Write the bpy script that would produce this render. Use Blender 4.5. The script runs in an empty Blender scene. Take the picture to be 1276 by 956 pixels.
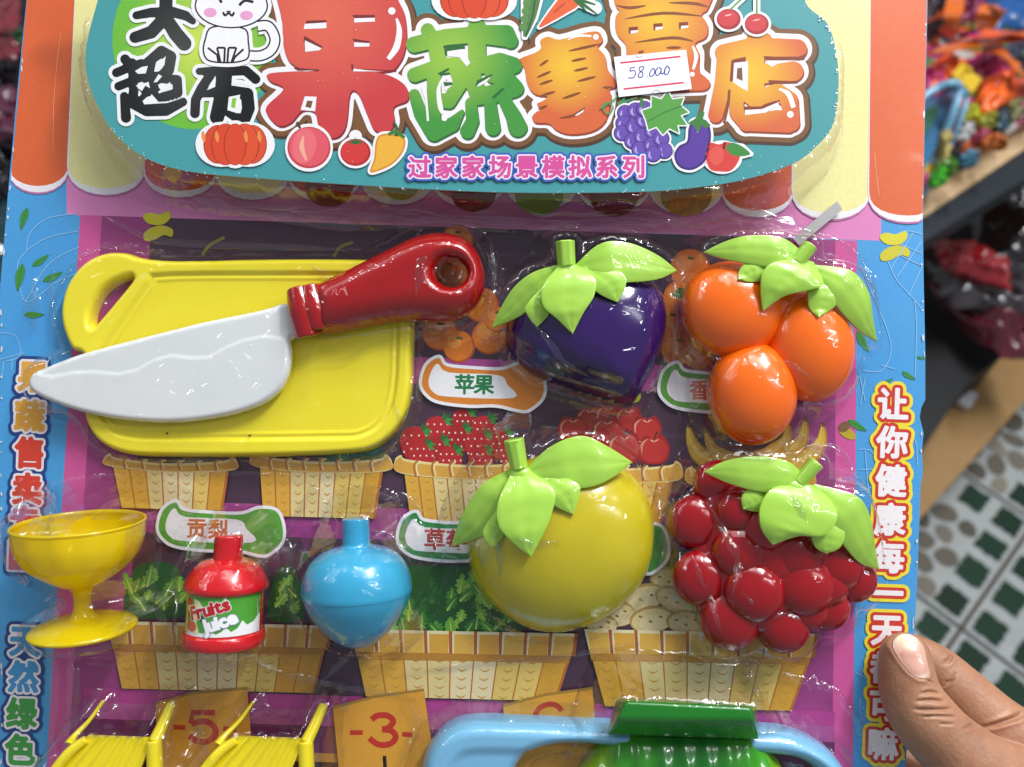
import bpy, math, random
import numpy as np
from mathutils import Vector, Matrix, noise
from mathutils.bvhtree import BVHTree
from mathutils.geometry import tessellate_polygon
random.seed(7)
S = 0.00027            # metres per card unit (one unit = one photograph pixel at the card)
F = 1000.0
PI = math.pi
# ------------------------------------------------------------ camera, world, lamps, exposure
scn = bpy.context.scene
col = scn.collection
PITCH = math.radians(55)
MC = Matrix.Translation((0, 0, 1.45)) @ Matrix((
    (1, 0, 0, 0), (0, math.sin(PITCH), -math.cos(PITCH), 0), (0, math.cos(PITCH), math.sin(PITCH), 0), (0, 0, 0, 1)))
cam_d = bpy.data.cameras.new('camera')
cam = bpy.data.objects.new('camera', cam_d)
col.objects.link(cam)
cam.matrix_world = MC
cam_d.sensor_width = 36
cam_d.lens = 36 * F / 1276
cam_d.clip_start = 0.01
cam_d.clip_end = 60
cam_d.dof.use_dof = True
cam_d.dof.focus_distance = 0.262
cam_d.dof.aperture_fstop = 10
scn.camera = cam
w = bpy.data.worlds.new('World')
scn.world = w
w.use_nodes = True
wn = w.node_tree
bgn = wn.nodes['Background']
bgn.inputs['Color'].default_value = (0.80, 0.86, 0.95, 1)
bgn.inputs['Strength'].default_value = 0.30
scn.view_settings.view_transform = 'Standard'
scn.view_settings.look = 'None'
scn.view_settings.exposure = 0.0
scn.view_settings.gamma = 1
scn.render.engine = 'CYCLES'
cy = scn.cycles
cy.use_denoising = True
cy.caustics_reflective = False
cy.caustics_refractive = False
cy.max_bounces = 8
cy.transparent_max_bounces = 16
cy.sample_clamp_indirect = 4


def lamp(name, loc, target, sx, sy, power, color, label):
    d = bpy.data.lights.new(name, 'AREA')
    d.shape = 'RECTANGLE'
    d.size = sx
    d.size_y = sy
    d.energy = power
    d.color = color
    o = bpy.data.objects.new(name, d)
    col.objects.link(o)
    o.location = loc
    o.rotation_euler = (Vector(target) - Vector(loc)).to_track_quat('-Z', 'Y').to_euler()
    return o


CARD_C = (0, 0.15, 1.23)
lamp('ceiling_lamp', (0.50, 0.56, 2.15), CARD_C, 0.11, 0.11, 3.1, (1.0, 0.97, 0.93), '')
lamp('ceiling_lamp', (0.42, 0.86, 2.75), CARD_C, 1.15, 0.62, 10.5, (0.98, 0.99, 1.0), '')
lamp('ceiling_lamp', (-1.35, 0.9, 2.75), CARD_C, 1.2, 0.07, 5, (0.93, 0.97, 1.0), '')
lamp('ceiling_lamp', (1.0, 1.15, 2.75), (0.6, 1.2, 0.3), 1.2, 0.07, 40, (0.95, 0.98, 1.0), '')
lamp('ceiling_lamp', (1.45, -0.1, 2.75), CARD_C, 0.07, 1.0, 7, (0.97, 0.98, 1.0), '')

for lx, ly, lz, pw in ((0.15, 1.25, 2.75, 1.6), (-0.75, 1.25, 2.75, 1.6), (0.95, 0.75, 2.75, 1.6), (-1.7, 0.35, 2.75, 1.6), (1.3, 0.4, 2.4, 1.2)):
    lamp('ceiling_lamp', (lx, ly, lz), CARD_C, 0.07, 0.07, pw, (1.0, 0.99, 0.96), '')

# ------------------------------------------------------------ frames and measuring
R_ = math.radians(2.0)
T_ = math.radians(3.6)
AX = Vector((math.cos(R_), -math.sin(R_), 0))
AY = Vector((math.sin(R_) * math.cos(T_), math.cos(R_) * math.cos(T_), -math.sin(T_)))
AZ = AX.cross(AY)
O_ = Vector((0, 0, -F * S))
MCARD = MC @ Matrix(((AX.x, AY.x, AZ.x, O_.x), (AX.y, AY.y, AZ.y, O_.y), (AX.z, AY.z, AZ.z, O_.z), (0, 0, 0, 1)))
_on = AZ.dot(O_)


def P(px, py, h=0.0):
    """where the sight line measured at (px, py) in the photograph meets the plane h above the card, in card units"""
    d = Vector(((px - 638) / F, -(py - 478) / F, -1))
    s = (h * S + _on) / AZ.dot(d)
    q = d * s - O_
    return Vector((AX.dot(q) / S, AY.dot(q) / S, h))


_A = np.array([AX, AY, AZ])


def PV(xy, h):
    """the same for an (n, 2) array; h a number or an (n,) array"""
    xy = np.asarray(xy, float)
    d = np.stack([(xy[:, 0] - 638) / F, -(xy[:, 1] - 478) / F, -np.ones(len(xy))], 1)
    h = np.broadcast_to(np.asarray(h, float), (len(xy),))
    s = (h * S + _on) / (d @ _A[2])
    q = d * s[:, None] - np.array(O_)
    return np.stack([q @ _A[0] / S, q @ _A[1] / S, h], 1)


def G(px, py, z=0.0):
    """where the same sight line meets the level plane at height z in the shop (metres)"""
    d = MC.to_3x3() @ Vector(((px - 638) / F, -(py - 478) / F, -1))
    o = MC.translation
    return o + d * ((z - o.z) / d.z)


def lin(c):
    if isinstance(c, str):
        c = c.lstrip('#')
        c = [int(c[i:i + 2], 16) / 255 for i in (0, 2, 4)]
        return tuple(((x / 12.92) if x <= 0.04045 else ((x + 0.055) / 1.055) ** 2.4) for x in c)
    return tuple(c[:3])


def mix(a, b, t):
    t = max(0.0, min(1.0, t))
    return tuple(a[i] * (1 - t) + b[i] * t for i in range(3))


# ------------------------------------------------------------ objects
ROOTS = []       # things authored in the card's frame


def tag(o, label=None, cat=None, group=None, kind=None):
    for k, v in (('label', label), ('category', cat), ('group', group), ('kind', kind)):
        if v:
            o[k] = v
    return o


def empty(name, at, label, cat, group=None, world=False):
    o = bpy.data.objects.new(name, None)
    col.objects.link(o)
    o.empty_display_size = 0.01
    o.location = Vector(at) * (1 if world else S)
    tag(o, label, cat, group)
    if not world:
        ROOTS.append(o)
    return o


def orig(o):
    v = Vector((0, 0, 0))
    while o is not None:
        v = v + o.location
        o = o.parent
    return v


def mobj(name, V, Fc, mat, parent=None, smooth=True, cols=None, world=False, label=None):
    me = bpy.data.meshes.new(name)
    k = 1.0 if world else S
    V = np.asarray(V, float) * k
    if parent is not None:
        V = V - np.array(orig(parent))
    me.from_pydata(V.tolist(), [], [list(f) for f in Fc])
    if cols is not None:
        a = me.color_attributes.new(name='Col', type='FLOAT_COLOR', domain='POINT')
        c = np.ones((len(V), 4), np.float32)
        c[:, :3] = cols
        a.data.foreach_set('color', c.ravel())
    me.polygons.foreach_set('use_smooth', [smooth] * len(me.polygons))
    me.validate()
    me.update()
    me.materials.append(mat)
    o = bpy.data.objects.new(name, me)
    col.objects.link(o)
    if parent is not None:
        o.parent = parent
    elif not world:
        ROOTS.append(o)
    if label:
        o['label'] = label
    return o


# ------------------------------------------------------------ materials
MATS = {}


def nodes_of(name):
    m = bpy.data.materials.new(name)
    m.use_nodes = True
    n = m.node_tree.nodes
    return m, n, m.node_tree.links, n['Principled BSDF']


def bump_chain(n, l, src, dist, strength, prev=None):
    b = n.new('ShaderNodeBump')
    b.inputs['Strength'].default_value = strength
    b.inputs['Distance'].default_value = dist
    l.new(src, b.inputs['Height'])
    if prev is not None:
        l.new(prev, b.inputs['Normal'])
    return b.outputs['Normal']


def noise_node(n, l, scale, detail=2, rough=0.5, dist=0.0, vec=None):
    t = n.new('ShaderNodeTexNoise')
    t.inputs['Scale'].default_value = scale
    t.inputs['Detail'].default_value = detail
    t.inputs['Roughness'].default_value = rough
    t.inputs['Distortion'].default_value = dist
    if vec is None:
        tc = n.new('ShaderNodeTexCoord')
        vec = tc.outputs['Object']
    l.new(vec, t.inputs['Vector'])
    return t


def plastic(name, c, rough=0.22, film=0.8, sss=0.0, c2=None, lines=None, spec=0.5, wave=0.0024):
    """moulded plastic; the clear film that clings to it is its wavy coat"""
    if name in MATS:
        return MATS[name]
    m, n, l, b = nodes_of(name)
    c = lin(c)
    c2 = lin(c2) if c2 else tuple(x * 0.86 for x in c)
    nz = noise_node(n, l, 90, 3)
    cr = n.new('ShaderNodeMix')
    cr.data_type = 'RGBA'
    l.new(nz.outputs['Fac'], cr.inputs['Factor'])
    cr.inputs['A'].default_value = (*c, 1)
    cr.inputs['B'].default_value = (*c2, 1)
    l.new(cr.outputs['Result'], b.inputs['Base Color'])
    b.inputs['Roughness'].default_value = rough
    b.inputs['Specular IOR Level'].default_value = spec
    f = noise_node(n, l, 1500, 2)
    nb = bump_chain(n, l, f.outputs['Fac'], 0.00004, 0.25)
    if lines:
        wv = n.new('ShaderNodeTexWave')
        wv.bands_direction = 'Y'
        wv.inputs['Scale'].default_value = lines
        wv.inputs['Distortion'].default_value = 3.0
        wv.inputs['Detail'].default_value = 2
        tc = n.new('ShaderNodeTexCoord')
        l.new(tc.outputs['Object'], wv.inputs['Vector'])
        nb = bump_chain(n, l, wv.outputs['Fac'], 0.00005, 0.2, nb)
    l.new(nb, b.inputs['Normal'])
    if sss:
        b.inputs['Subsurface Weight'].default_value = sss
        b.inputs['Subsurface Radius'].default_value = (0.004, 0.004, 0.002)
        b.inputs['Subsurface Scale'].default_value = 0.5
    if film:
        b.inputs['Coat Weight'].default_value = min(1, film * 1.6)
        b.inputs['Coat Roughness'].default_value = 0.035
        a = noise_node(n, l, 60, 2, 0.5, 1.2)
        cb = bump_chain(n, l, a.outputs['Fac'], wave, 0.7)
        a2 = noise_node(n, l, 210, 1, 0.5, 1.0)
        cb = bump_chain(n, l, a2.outputs['Fac'], 0.0004, 0.4, cb)
        l.new(cb, b.inputs['Coat Normal'])
    big = noise_node(n, l, 26, 2)
    mr = n.new('ShaderNodeMapRange')
    mr.inputs['To Min'].default_value = rough * 0.75
    mr.inputs['To Max'].default_value = rough * 1.6
    l.new(big.outputs['Fac'], mr.inputs['Value'])
    l.new(mr.outputs['Result'], b.inputs['Roughness'])
    MATS[name] = m
    return m


def print_mat(name='printed_ink', rough=0.34, coat=0.6, grain=0.14, wav=0.42):
    if name in MATS:
        return MATS[name]
    m, n, l, b = nodes_of(name)
    at = n.new('ShaderNodeAttribute')
    at.attribute_name = 'Col'
    nz = noise_node(n, l, 900, 3, 0.6)
    mp = n.new('ShaderNodeMapRange')
    mp.inputs['To Min'].default_value = 1 - grain
    mp.inputs['To Max'].default_value = 1 + grain * 0.6
    l.new(nz.outputs['Fac'], mp.inputs['Value'])
    mx = n.new('ShaderNodeVectorMath')
    mx.operation = 'SCALE'
    l.new(at.outputs['Color'], mx.inputs[0])
    l.new(mp.outputs['Result'], mx.inputs['Scale'])
    l.new(mx.outputs['Vector'], b.inputs['Base Color'])
    b.inputs['Roughness'].default_value = rough
    b.inputs['Coat Weight'].default_value = coat
    b.inputs['Coat Roughness'].default_value = 0.10
    a = noise_node(n, l, 22, 2, 0.5, 1.0)
    cb = bump_chain(n, l, a.outputs['Fac'], 0.0028, wav)
    l.new(cb, b.inputs['Coat Normal'])
    MATS[name] = m
    return m


def simple(name, c, rough=0.5, metal=0.0, coat=0.0, grain=0.12, gscale=60, c2=None):
    if name in MATS:
        return MATS[name]
    m, n, l, b = nodes_of(name)
    c = lin(c)
    c2 = lin(c2) if c2 else tuple(x * (1 - grain * 2) for x in c)
    nz = noise_node(n, l, gscale, 4, 0.6)
    cr = n.new('ShaderNodeMix')
    cr.data_type = 'RGBA'
    l.new(nz.outputs['Fac'], cr.inputs['Factor'])
    cr.inputs['A'].default_value = (*c, 1)
    cr.inputs['B'].default_value = (*c2, 1)
    l.new(cr.outputs['Result'], b.inputs['Base Color'])
    b.inputs['Roughness'].default_value = rough
    b.inputs['Metallic'].default_value = metal
    b.inputs['Coat Weight'].default_value = coat
    MATS[name] = m
    return m


def film_mat(name='clear_film', tint=(0.97, 0.97, 0.98), gloss=1.0, b1=0.0012, s1=60):
    if name in MATS:
        return MATS[name]
    m, n, l, b = nodes_of(name)
    n.remove(b)
    tr = n.new('ShaderNodeBsdfTransparent')
    tr.inputs['Color'].default_value = (*tint, 1)
    gl = n.new('ShaderNodeBsdfGlossy')
    gl.inputs['Roughness'].default_value = 0.10
    gl.inputs['Color'].default_value = (gloss, gloss, gloss, 1)
    a = noise_node(n, l, s1, 2, 0.5, 1.2)
    n1 = bump_chain(n, l, a.outputs['Fac'], b1, 0.8)
    a2 = noise_node(n, l, s1 * 4.5, 2, 0.5, 0.6)
    n2 = bump_chain(n, l, a2.outputs['Fac'], b1 * 0.16, 0.5, n1)
    lw = n.new('ShaderNodeLayerWeight')
    l.new(n2, lw.inputs['Normal'])
    pw = n.new('ShaderNodeMath')
    pw.operation = 'POWER'
    l.new(lw.outputs['Facing'], pw.inputs[0])
    pw.inputs[1].default_value = 3.5
    fr = n.new('ShaderNodeMath')
    fr.operation = 'MULTIPLY_ADD'
    l.new(pw.outputs[0], fr.inputs[0])
    fr.inputs[1].default_value = 0.55
    fr.inputs[2].default_value = 0.085
    l.new(n2, gl.inputs['Normal'])
    mx = n.new('ShaderNodeMixShader')
    l.new(fr.outputs[0], mx.inputs[0])
    l.new(tr.outputs[0], mx.inputs[1])
    l.new(gl.outputs[0], mx.inputs[2])
    l.new(mx.outputs[0], n['Material Output'].inputs['Surface'])
    MATS[name] = m
    return m


# ------------------------------------------------------------ 2D shapes: distance fields
def segs_of(pts, closed=True):
    p = np.asarray(pts, float)
    q = np.roll(p, -1, 0) if closed else p[1:]
    if not closed:
        p = p[:-1]
    return np.concatenate([p, q], 1)


def seg_d2(X, Y, s):
    ax, ay, bx, by = s
    dx, dy = bx - ax, by - ay
    L = dx * dx + dy * dy + 1e-12
    t = np.clip(((X - ax) * dx + (Y - ay) * dy) / L, 0, 1)
    return (X - ax - t * dx) ** 2 + (Y - ay - t * dy) ** 2, t


def sd_segs(X, Y, segs):
    d = np.full(X.shape, 1e18)
    par = np.zeros(X.shape, bool)
    for s in segs:
        d = np.minimum(d, seg_d2(X, Y, s)[0])
        ax, ay, bx, by = s
        if ay != by:
            c = ((ay > Y) != (by > Y)) & (X < (bx - ax) * (Y - ay) / (by - ay) + ax)
            par ^= c
    d = np.sqrt(d)
    return np.where(par, -d, d)


def sd_caps(X, Y, pts, r):
    pts = np.asarray(pts, float)
    if np.isscalar(r):
        r = [r] * len(pts)
    if len(pts) == 1:
        return np.hypot(X - pts[0][0], Y - pts[0][1]) - r[0]
    d = np.full(X.shape, 1e9)
    for i in range(len(pts) - 1):
        q, t = seg_d2(X, Y, (*pts[i], *pts[i + 1]))
        d = np.minimum(d, np.sqrt(q) - (r[i] * (1 - t) + r[i + 1] * t))
    return d


def smooth_curve(pts, closed=True, k=6):
    p = np.asarray(pts, float)
    n = len(p)
    out = []
    rng = range(n) if closed else range(n - 1)
    for i in rng:
        if closed:
            a, b, c, d = p[(i - 1) % n], p[i], p[(i + 1) % n], p[(i + 2) % n]
        else:
            a, b, c, d = p[max(i - 1, 0)], p[i], p[i + 1], p[min(i + 2, n - 1)]
        for j in range(k):
            t = j / k
            out.append(0.5 * (2 * b + (c - a) * t + (2 * a - 5 * b + 4 * c - d) * t * t + (3 * b - 3 * c + d - a) * t ** 3))
    if not closed:
        out.append(p[-1])
    return np.array(out)


def ell(cx, cy, rx, ry=None, rot=0, n=28):
    ry = rx if ry is None else ry
    a = math.radians(rot)
    return [(cx + rx * math.cos(t) * math.cos(a) - ry * math.sin(t) * math.sin(a),
             cy + rx * math.cos(t) * math.sin(a) + ry * math.sin(t) * math.cos(a)) for t in [2 * PI * i / n for i in range(n)]]


def shape_sdf(shape, X, Y):
    """shape: list of ('c', pts, r) strokes, ('p', pts) outlines, ('s', segs) raw segments, ('x', pts) holes"""
    d = np.full(X.shape, 1e9)
    for s in shape:
        if s[0] == 'c':
            d = np.minimum(d, sd_caps(X, Y, s[1], s[2]))
        elif s[0] == 'p':
            d = np.minimum(d, sd_segs(X, Y, segs_of(s[1])))
        elif s[0] == 's':
            d = np.minimum(d, sd_segs(X, Y, s[1]))
    for s in shape:
        if s[0] == 'x':
            d = np.maximum(d, -sd_segs(X, Y, segs_of(s[1])))
    return d


def shape_box(shape, pad):
    a = []
    for s in shape:
        if s[0] == 's':
            q = np.asarray(s[1])
            a += [q[:, :2], q[:, 2:]]
        elif s[0] != 'x':
            q = np.asarray(s[1], float)
            r = 0 if s[0] == 'p' else (s[2] if np.isscalar(s[2]) else max(s[2]))
            a += [q - r, q + r]
    a = np.concatenate(a)
    return a.min(0) - pad, a.max(0) + pad


def grid_of(shape, step, pad):
    lo, hi = shape_box(shape, pad)
    nx = int((hi[0] - lo[0]) / step) + 2
    ny = int((hi[1] - lo[1]) / step) + 2
    X, Y = np.meshgrid(lo[0] + np.arange(nx) * step, lo[1] + np.arange(ny) * step)
    return X, Y


def contour(Fd, X, Y):
    """cells of the grid where Fd > 0, cut along Fd = 0 -> (n,2) points, faces, interpolated keys (index pairs and weight)"""
    ny, nx = Fd.shape
    ins = Fd > 0
    idx = {}
    pts = []
    src = []
    faces = []
    any_ = ins[:-1, :-1] | ins[1:, :-1] | ins[:-1, 1:] | ins[1:, 1:]
    for i, j in np.argwhere(any_):
        cs = ((i, j), (i, j + 1), (i + 1, j + 1), (i + 1, j))
        f = []
        for k in range(4):
            a = cs[k]
            b = cs[(k + 1) % 4]
            ia, ib = ins[a], ins[b]
            if ia:
                if a not in idx:
                    idx[a] = len(pts)
                    pts.append((X[a], Y[a]))
                    src.append((a, a, 0.0))
                f.append(idx[a])
            if ia != ib:
                key = (a, b) if a < b else (b, a)
                if key not in idx:
                    u, v = key
                    t = Fd[u] / (Fd[u] - Fd[v])
                    t = min(max(t, 0.02), 0.98)
                    idx[key] = len(pts)
                    pts.append((X[u] * (1 - t) + X[v] * t, Y[u] * (1 - t) + Y[v] * t))
                    src.append((u, v, t))
                f.append(idx[key])
        if len(f) >= 3:
            faces.append(f)
    return np.array(pts).reshape(-1, 2), faces, src


FONT_CACHE = {}


def glyph_segs(ch):
    """outline segments of a character in em units, y down, centred"""
    if ch in FONT_CACHE:
        return FONT_CACHE[ch]
    cu = bpy.data.curves.new('t', 'FONT')
    cu.body = ch
    cu.resolution_u = 3
    cu.fill_mode = 'FRONT'
    o = bpy.data.objects.new('t', cu)
    col.objects.link(o)
    dg = bpy.context.evaluated_depsgraph_get()
    ev = o.evaluated_get(dg)
    me = ev.to_mesh()
    co = np.array([v.co[:2] for v in me.vertices])
    cnt = {}
    # weld
    key = {}
    rep = []
    for i, c in enumerate(co):
        k = (round(c[0], 5), round(c[1], 5))
        rep.append(key.setdefault(k, i))
    for p in me.polygons:
        vs = [rep[v] for v in p.vertices]
        for a, b in zip(vs, vs[1:] + vs[:1]):
            e = (min(a, b), max(a, b))
            cnt[e] = cnt.get(e, 0) + 1
    segs = np.array([(*co[a], *co[b]) for (a, b), k in cnt.items() if k == 1 and a != b])
    ev.to_mesh_clear()
    bpy.data.objects.remove(o)
    bpy.data.curves.remove(cu)
    if len(segs):
        lo = segs.reshape(-1, 2).min(0)
        hi = segs.reshape(-1, 2).max(0)
        if ord(ch) > 0x2000:
            h = 0.92
            c0 = (lo + hi) / 2
            segs = (segs - np.tile(c0, 2)) / h
        else:
            segs = segs - np.tile((lo[0], 0.0), 2)
        segs[:, 1] *= -1
        segs[:, 3] *= -1
    FONT_CACHE[ch] = (segs, (hi[0] - lo[0]) if len(segs) else 0.3)
    return FONT_CACHE[ch]


def place_segs(segs, cx, cy, size, rot=0, sx=1.0):
    a = math.radians(rot)
    c, s = math.cos(a), math.sin(a)
    q = segs.reshape(-1, 2) * np.array([size * sx, size])
    q = np.stack([q[:, 0] * c - q[:, 1] * s + cx, q[:, 0] * s + q[:, 1] * c + cy], 1)
    return q.reshape(-1, 4)


class Art:
    """flat print: coloured sheets, each a hair above the one below"""

    def __init__(self, h=0.3, eps=0.03):
        fl = 66.0 if 60 < h < 69.9 or 66 < h < 76.5 else 0.0
        self.h = fl + 0.05 + (h - fl) * 0.25
        self.eps = eps * 0.25
        self.V = []
        self.Fc = []
        self.C = []

    def add(self, xy, faces, color):
        base = sum(len(v) for v in self.V)
        self.h += self.eps
        xy = np.asarray(xy, float)
        self.V.append(PV(xy, self.h))
        if callable(color):
            self.C.append(np.array([color(x, y) for x, y in xy]))
        else:
            self.C.append(np.tile(np.array(lin(color)), (len(xy), 1)))
        self.Fc += [[base + i for i in f] for f in faces]

    def poly(self, pts, color, smooth=0):
        p = smooth_curve(pts, True, smooth) if smooth else np.asarray(pts, float)
        tri = tessellate_polygon([[Vector((x, y, 0)) for x, y in p]])
        self.add(p, [tuple(t) for t in tri], color)

    def shape(self, shape, color, grow=0.0, step=1.5, off=(0, 0)):
        X, Y = grid_of(shape, step, grow + step * 2)
        d = shape_sdf(shape, X, Y)
        self.field(d, X, Y, color, grow, off)

    def field(self, d, X, Y, color, grow=0, off=(0, 0)):
        xy, f, _ = contour(grow - d, X, Y)
        if len(xy):
            self.add(xy + np.array(off), f, color)

    def line(self, pts, r, color, smooth=0, step=None):
        if smooth:
            pts = smooth_curve(pts, False, smooth)
        # a ribbon
        p = np.asarray(pts, float)
        if np.isscalar(r):
            r = [r] * len(p)
        elif len(r) != len(p):
            r = np.interp(np.linspace(0, 1, len(p)), np.linspace(0, 1, len(r)), r)
        L, Rr = [], []
        for i in range(len(p)):
            a = p[max(i - 1, 0)]
            b = p[min(i + 1, len(p) - 1)]
            t = (b - a) / (np.linalg.norm(b - a) + 1e-9)
            nn = np.array([-t[1], t[0]]) * r[i]
            L.append(p[i] + nn)
            Rr.append(p[i] - nn)
        n = len(p)
        self.add(np.array(L + Rr), [(i, i + 1, n + i + 1, n + i) for i in range(n - 1)], color)

    def text(self, s, cx, cy, size, layers, pitch=None, vertical=False, rot=0, step=1.0, sx=1.0):
        """layers: (grow, colour) from the bottom up"""
        items = []
        x, y = cx, cy
        a = math.radians(rot)
        for ch in s:
            if ch == ' ':
                x += pitch or size * 0.3
                continue
            segs, wd = glyph_segs(ch)
            items.append(place_segs(segs, x, y, size, rot, sx))
            adv = pitch if pitch else (wd + 0.09) * size * sx
            if vertical:
                y += adv
            else:
                x += adv * math.cos(a)
                y += adv * math.sin(a)
        fs = []
        for sg in items:
            shp = [('s', sg)]
            mg = max(g for g, _ in layers)
            X, Y = grid_of(shp, step, mg + 2 * step)
            fs.append((X, Y, sd_segs(X, Y, sg)))
        for g, c in layers:
            for X, Y, d in fs:
                self.field(d, X, Y, c, g)

    def build(self, name, parent=None, mat=None, label=None, warp=None):
        V = np.concatenate(self.V)
        if warp is not None:
            V = warp(V)
        return mobj(name, V, self.Fc, mat or print_mat(), parent, False, np.concatenate(self.C), label=label)


# ------------------------------------------------------------ 3D builders in card units
def inflate(name, shape, prof, mat, parent, step=2.0, z0=0.0, hm=10, blur=0, post=None, skirt=None, label=None):
    """a body whose height over its outline follows prof(distance to the edge)"""
    X, Y = grid_of(shape, step, step * 2)
    d = -shape_sdf(shape, X, Y)
    xy, faces, src = contour(d, X, Y)
    Z = prof(np.maximum(d, 0))
    for _ in range(blur):
        Zp = np.pad(Z, 1, mode='edge')
        Zb = (Zp[:-2, 1:-1] + Zp[2:, 1:-1] + Zp[1:-1, :-2] + Zp[1:-1, 2:] + 2 * Z) / 6
        Z = np.where(d > step * 1.5, Zb, Z)
    z = np.array([Z[a] * (1 - t) + Z[b] * t if a != b else Z[a] for a, b, t in src])
    dd = np.array([d[a] if a == b else 0.0 for a, b, t in src])
    z = np.where(dd <= 0, prof(np.zeros(1))[0], z)
    V = PV(xy, hm)
    V[:, 2] = z0 + z
    if post is not None:
        V = post(V, xy, dd)
    V = V.tolist()
    cnt = {}
    for f in faces:
        for a, b in zip(f, f[1:] + f[:1]):
            e = (min(a, b), max(a, b))
            cnt[e] = cnt.get(e, 0) + 1 if e in cnt else 1
            if cnt[e] == 1:
                cnt[(e, 'd')] = (a, b)
    low = {}
    zs = skirt if skirt is not None else z0
    nf = []
    for e in [k for k in cnt if not isinstance(k[1], str) and cnt[k] == 1]:
        a, b = cnt[(e, 'd')]
        for q in (a, b):
            if q not in low:
                low[q] = len(V)
                V.append([V[q][0], V[q][1], zs])
        nf.append([b, a, low[a], low[b]])
    faces = [f[::-1] for f in faces]
    nf = [f[::-1] for f in nf]
    return mobj(name, V, faces + nf, mat, parent, True, label=label)


def dome(name, center, outline, H, mat, parent, z0=0, p=2.2, rings=26, seg=96, hb=8, post=None, sm=True, label=None):
    o = smooth_curve(outline, True, 8) if sm else np.asarray(outline)
    # resample by angle-free arc length
    L = np.concatenate([[0], np.cumsum(np.linalg.norm(np.diff(np.vstack([o, o[:1]]), axis=0), axis=1))])
    oc = np.vstack([o, o[:1]])
    u = np.linspace(0, L[-1], seg, endpoint=False)
    o = np.stack([np.interp(u, L, oc[:, 0]), np.interp(u, L, oc[:, 1])], 1)
    ob = PV(o, hb)[:, :2]
    c = np.array(P(center[0], center[1], z0 + H * 0.6))[:2]
    V = [(c[0], c[1], z0 + H)]
    for r in range(1, rings + 1):
        t = math.sin(r / rings * PI / 2)
        z = z0 + H * max(0.0, 1 - t ** p) ** 0.5
        for q in ob:
            V.append((c[0] + (q[0] - c[0]) * t, c[1] + (q[1] - c[1]) * t, z))
    for q in ob:
        V.append((q[0], q[1], min(z0, 0)))
    V = np.array(V)
    if post is not None:
        V = post(V)
    Fc = [(0, 1 + (i + 1) % seg, 1 + i) for i in range(seg)]
    for r in range(rings):
        a = 1 + r * seg
        b = a + seg
        Fc += [(a + i, a + (i + 1) % seg, b + (i + 1) % seg, b + i) for i in range(seg)]
    Fc = [f if len(f) == 3 else f for f in Fc]
    ob_ = mobj(name, V, Fc, mat, parent, True, label=label)
    fix_normals(ob_)
    return ob_


import bmesh


def fix_normals(o):
    bm = bmesh.new()
    bm.from_mesh(o.data)
    bmesh.ops.recalc_face_normals(bm, faces=bm.faces)
    bm.to_mesh(o.data)
    bm.free()


def resample(pts, n, smooth=True):
    p = smooth_curve(pts, False, 8) if smooth and len(pts) > 2 else np.asarray(pts, float)
    L = np.concatenate([[0], np.cumsum(np.linalg.norm(np.diff(p, axis=0), axis=1))])
    u = np.linspace(0, L[-1], n)
    return np.stack([np.interp(u, L, p[:, 0]), np.interp(u, L, p[:, 1])], 1)


def bvh_of(objs):
    V, Fc = [], []
    for o in objs:
        b = len(V)
        off = orig(o)
        V += [(v.co + off) / S for v in o.data.vertices]
        Fc += [[b + i for i in p.vertices] for p in o.data.polygons]
    return BVHTree.FromPolygons(V, Fc)


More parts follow.
